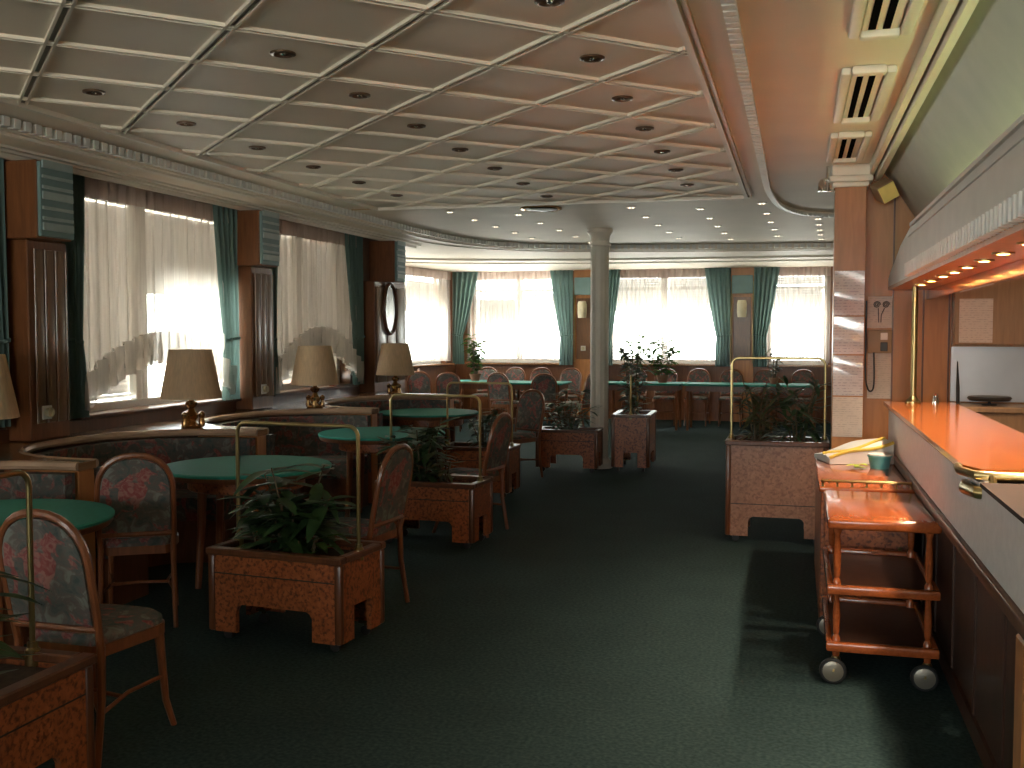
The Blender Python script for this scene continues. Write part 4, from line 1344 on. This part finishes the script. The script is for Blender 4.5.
b.tube([(TW + 0.022, -TD + 0.02, 0.735), (TW + 0.022, TD - 0.02, 0.735)], 0.014, 10)
h = b.obj('side_handle', 'trimwood', t)
B().lathe([(0.016, 0.0), (0.016, 0.03)], (TW + 0.022, -TD, 0.735), 12, 'y').obj('handle_cap', 'chrome', h)

t = thing('sideboard', 'low burl sideboard with brass gallery behind the trolley', 'cabinet', (0.372, 6.66, 0))
B().box((-0.235, -0.82, 0.0), (0.235, 0.82, 0.735), 0.004).obj('body', 'burl', t)
B().box((-0.245, -0.83, 0.735), (0.245, 0.83, 0.765), 0.008, 2).obj('top', 'trolleywood', t)
dd = B().box((-0.215, -0.835, 0.06), (0.215, -0.82, 0.70), 0.004).obj('door', 'burl', t)
B().lathe([(0.006, 0), (0.012, -0.015), (0.006, -0.02)], (0.17, -0.835, 0.45), 12, 'y').obj('knob', 'brass', dd)
b = B()
b.tube([(-0.235, -0.80, 0.795), (0.235, -0.80, 0.795)], 0.008, 8)
for i in range(7):
    b.lathe([(0.008, 0.765), (0.005, 0.775), (0.008, 0.788)], (-0.225 + 0.075 * i, -0.80, 0), 8)
b.obj('brass_gallery', 'brass', t)

# odds and ends on the sideboard
def slab_cloth(label, loc, rz, w, d, h, mat, tilt, edge=None, name='folded_cloth'):
    t = thing(name, label, 'cloth', loc, rz)
    def f(u, v, top=True):
        x, y = (u - 0.5) * w, (v - 0.5) * d
        return x, y, h + tilt * (u) + 0.012 * math.sin(6 * u + 4 * v)
    b = B()
    n = 10
    tops = [[b.bm.verts.new(f(i / n, j / n)) for j in range(n + 1)] for i in range(n + 1)]
    bot = [[b.bm.verts.new((f(i / n, j / n)[0], f(i / n, j / n)[1], 0.002)) for j in range(n + 1)] for i in range(n + 1)]
    for i in range(n):
        for j in range(n):
            b.bm.faces.new((tops[i][j], tops[i + 1][j], tops[i + 1][j + 1], tops[i][j + 1]))
            b.bm.faces.new((bot[i][j], bot[i][j + 1], bot[i + 1][j + 1], bot[i + 1][j]))
    for i in range(n):
        b.bm.faces.new((tops[i][0], bot[i][0], bot[i + 1][0], tops[i + 1][0]))
        b.bm.faces.new((tops[i][n], tops[i + 1][n], bot[i + 1][n], bot[i][n]))
        b.bm.faces.new((tops[0][i], tops[0][i + 1], bot[0][i + 1], bot[0][i]))
        b.bm.faces.new((tops[n][i], bot[n][i], bot[n][i + 1], tops[n][i + 1]))
    b.obj('cloth', mat, t, angle=60)
    if edge:
        b = B()
        b.tube([Vector(f(i / 10, 0.02)) + Vector((0, -0.004, 0.006)) for i in range(11)], 0.011, 6)
        b.tube([Vector(f(i / 10, 0.45)) + Vector((0, 0, 0.006)) for i in range(11)], 0.010, 6)
        b.obj('yellow_stripe', edge, t)
    return t
slab_cloth('crumpled pale cloth with yellow stripes on the sideboard', (0.36, 7.05, 0.765), 0.25, 0.40, 0.36, 0.035, 'bag', 0.10, 'yellowtrim')
t = thing('plastic_tub', 'teal plastic tub on the sideboard beside the pale cloth', 'tub', (0.50, 6.72, 0.765), 0.3)
B().lathe([(0.055, 0), (0.068, 0.07), (0.074, 0.072), (0.074, 0.08)], n=22).obj('body', 'tealplastic', t)
B().lathe([(0.07, 0.081), (0.07, 0.088), (0.05, 0.092)], n=22).obj('lid', 'bag', t)
b = B()
for i in range(7):
    a = i * 0.9
    leaf(b, (0.004 * i, 0.0, 0.006 + 0.004 * i), (math.cos(a), math.sin(a), 0.25), (0, 0, 1), 0.07, 0.022, -0.3)
o = b.obj('crumpled_wrapper', 'lime', loc=(0.35, 6.66, 0.766))
tag(o, 'small lime green crumpled wrapper in front of the teal tub', 'wrapper')

# ------------------------------------------------------------------ ceiling fittings
def make_vent(label, y0, y1):
    t = thing('ceiling_vent', label, 'vent', (0.30, (y0 + y1) / 2, CZ), 0, 'slotted vents in the bar side ceiling')
    L = (y1 - y0) / 2
    w = 0.098
    B().box((-w + 0.03, -L + 0.03, -0.012), (w - 0.03, L - 0.03, -0.002)).obj('backing', 'mould', t, smooth=False)
    b = B()
    for s_ in (-1, 1):
        b.box((s_ * w - 0.022, -L, -0.035), (s_ * w + 0.022, L, 0), 0.01, 2)
        b.box((-w + 0.022, s_ * L - 0.03, -0.04), (w - 0.022, s_ * L + 0.03, 0), 0.012, 2)
    b.obj('frame', 'mould', t)
    for xx in (-0.032, 0.022):
        B().box((xx - 0.014, -L + 0.05, -0.016), (xx + 0.014, L - 0.05, -0.011)).obj('slot', 'slot', t, smooth=False)
    return t
make_vent('slotted ceiling vent nearest the camera, cut by the top edge', 3.35, 4.42)
make_vent('middle slotted ceiling vent over the bar side', 5.02, 6.16)
make_vent('slotted ceiling vent farthest back, just before the post', 6.62, 7.56)
spot = None
def place_spot(x, y, lab, grp, small=False):
    global spot, star
    if not small:
        if spot is None:
            spot = thing('recessed_spotlight', lab, 'spotlight', (x, y, CZ), 0, grp)
            B().lathe([(0.055, 0), (0.055, -0.008), (0.04, -0.012), (0.036, -0.002)], n=24).obj('ring', 'darkbronze', spot)
            B().lathe([(0.037, -0.001), (0.037, -0.003), (0.014, -0.0035), (0.012, -0.009), (0.004, -0.012)], n=20).obj('reflector', 'chrome', spot)
        else:
            dup(spot, (x, y, CZ), 0, lab, grp)
    else:
        if star is None:
            star = thing('small_ceiling_spot', lab, 'spotlight', (x, y, CZ), 0, grp)
            B().lathe([(0.045, 0), (0.045, -0.006), (0.034, -0.012), (0.03, -0.004)], n=16).obj('ring', 'white', star)
            for q_ in (-1, 1):
                B().lathe([(0.012, -0.004), (0.012, -0.010), (0.004, -0.014)], (q_ * 0.017, 0, 0), 10).obj('bulb', 'bulb_dim', star)
        else:
            dup(star, (x, y, CZ), 0, lab, grp)
star = None
for nm, x, y0 in (('right', -0.88, 3.73), ('middle', -2.15, 4.12), ('left', -3.40, 4.52)):
    k = 0
    y = y0
    while y < 9.2:
        place_spot(x, y, 'recessed spotlight in the coffered ceiling, %s row, %s from the front' % (nm, ORD[k]), 'recessed spotlights in the coffered ceiling')
        y += 0.815
        k += 1
rowsx = [(-3.35, 'leftmost'), (-2.75, 'second'), (-1.55, 'third'), (-0.92, 'fourth'), (-0.33, 'fifth'), (0.2, 'rightmost')]
for x, nm in rowsx:
    for k in range(5):
        y = 10.0 + k * 0.85 + (0.3 if nm in ('second', 'fourth') else 0)
        if x > 0.1:
            y = 11.5 + k * 0.62
        if x < -3.0:
            y = 9.9 + k * 0.75
        place_spot(x + 0.02 * k, y, 'tiny ceiling spot behind the coffers, %s lengthwise row, %s from the front' % (nm, ORD[k]), 'tiny spots in the plain ceiling', True)
t = thing('round_ceiling_vent', 'dark round ceiling vent just behind the coffered field', 'vent', (-2.40, 9.85, CZ))
B().lathe([(0.20, 0), (0.20, -0.015), (0.17, -0.022), (0.165, -0.01)], n=32).obj('rim', 'antique', t)
B().lathe([(0.16, -0.002), (0.15, -0.02), (0.06, -0.03)], n=28).obj('diffuser', 'black', t)

# ------------------------------------------------------------------ light, world, camera
W = bpy.data.worlds.new('sky_bright_ground')
SC.world = W
W.use_nodes = True
nt = W.node_tree
bg = nt.nodes['Background']
tc = N(nt, 'ShaderNodeTexCoord')
sx = N(nt, 'ShaderNodeSeparateXYZ')
nt.links.new(tc.outputs['Generated'], sx.inputs[0])
mr = N(nt, 'ShaderNodeMapRange')
mr.inputs['From Min'].default_value = -0.12
mr.inputs['From Max'].default_value = 0.12
nt.links.new(sx.outputs['Z'], mr.inputs['Value'])
nt.links.new(ramp(nt, mr.outputs[0], [(0.0, (1.0, 0.96, 0.89)), (1.0, (0.41, 0.42, 0.43))]), bg.inputs['Color'])  # ground half brighter than the sky, added to lift the ceiling
bg.inputs['Strength'].default_value = 2.0

def portal(loc, direction, w, h):
    ld = bpy.data.lights.new('window_portal', 'AREA')
    ld.shape = 'RECTANGLE'
    ld.size = w
    ld.size_y = h
    ld.cycles.is_portal = True
    lo = bpy.data.objects.new('window_portal', ld)
    COL.objects.link(lo)
    lo.location = loc
    lo.rotation_euler = Vector(direction).to_track_quat('-Z', 'Z').to_euler()
for (y0, y1) in WIN:
    portal((WX - 0.34, (y0 + y1) / 2, 1.83), (1, 0, 0), y1 - y0, 1.75)
for (x0, x1) in BWIN:
    portal(((x0 + x1) / 2, BY + 0.34, 1.85), (0, -1, 0), x1 - x0, 1.68)
for (x0, x1) in FWIN:
    portal(((x0 + x1) / 2, NY - 0.34, 1.78), (0, 1, 0), x1 - x0, 1.68)
c = BA + bd * (bl / 2 + 0.2) - bn * 0.34
portal((c.x, c.y, 1.85), (bn.x, bn.y, 0), bl - 1.3, 1.68)

F = 1040.0
yaw = math.atan(285 / F * math.cos(math.atan(52 / F)))
pit = math.atan(52 / F)
cam = bpy.data.cameras.new('camera')
cam.sensor_width = 36.0
cam.lens = F / 1024 * 36.0
cam.clip_start = 0.05
co = bpy.data.objects.new('camera', cam)
COL.objects.link(co)
co.location = (0, 0, 1.6)
co.rotation_euler = (PI / 2 - pit, 0, yaw)
SC.camera = co
SC.view_settings.view_transform = 'Standard'
SC.view_settings.look = 'None'
SC.view_settings.gamma = 1.0
SC.view_settings.use_curve_mapping = False
SC.view_settings.exposure = 3.85
SC.cycles.max_bounces = 8
SC.cycles.diffuse_bounces = 5
SC.cycles.transparent_max_bounces = 16
SC.cycles.use_denoising = True
SC.cycles.caustics_reflective = False
SC.cycles.caustics_refractive = False
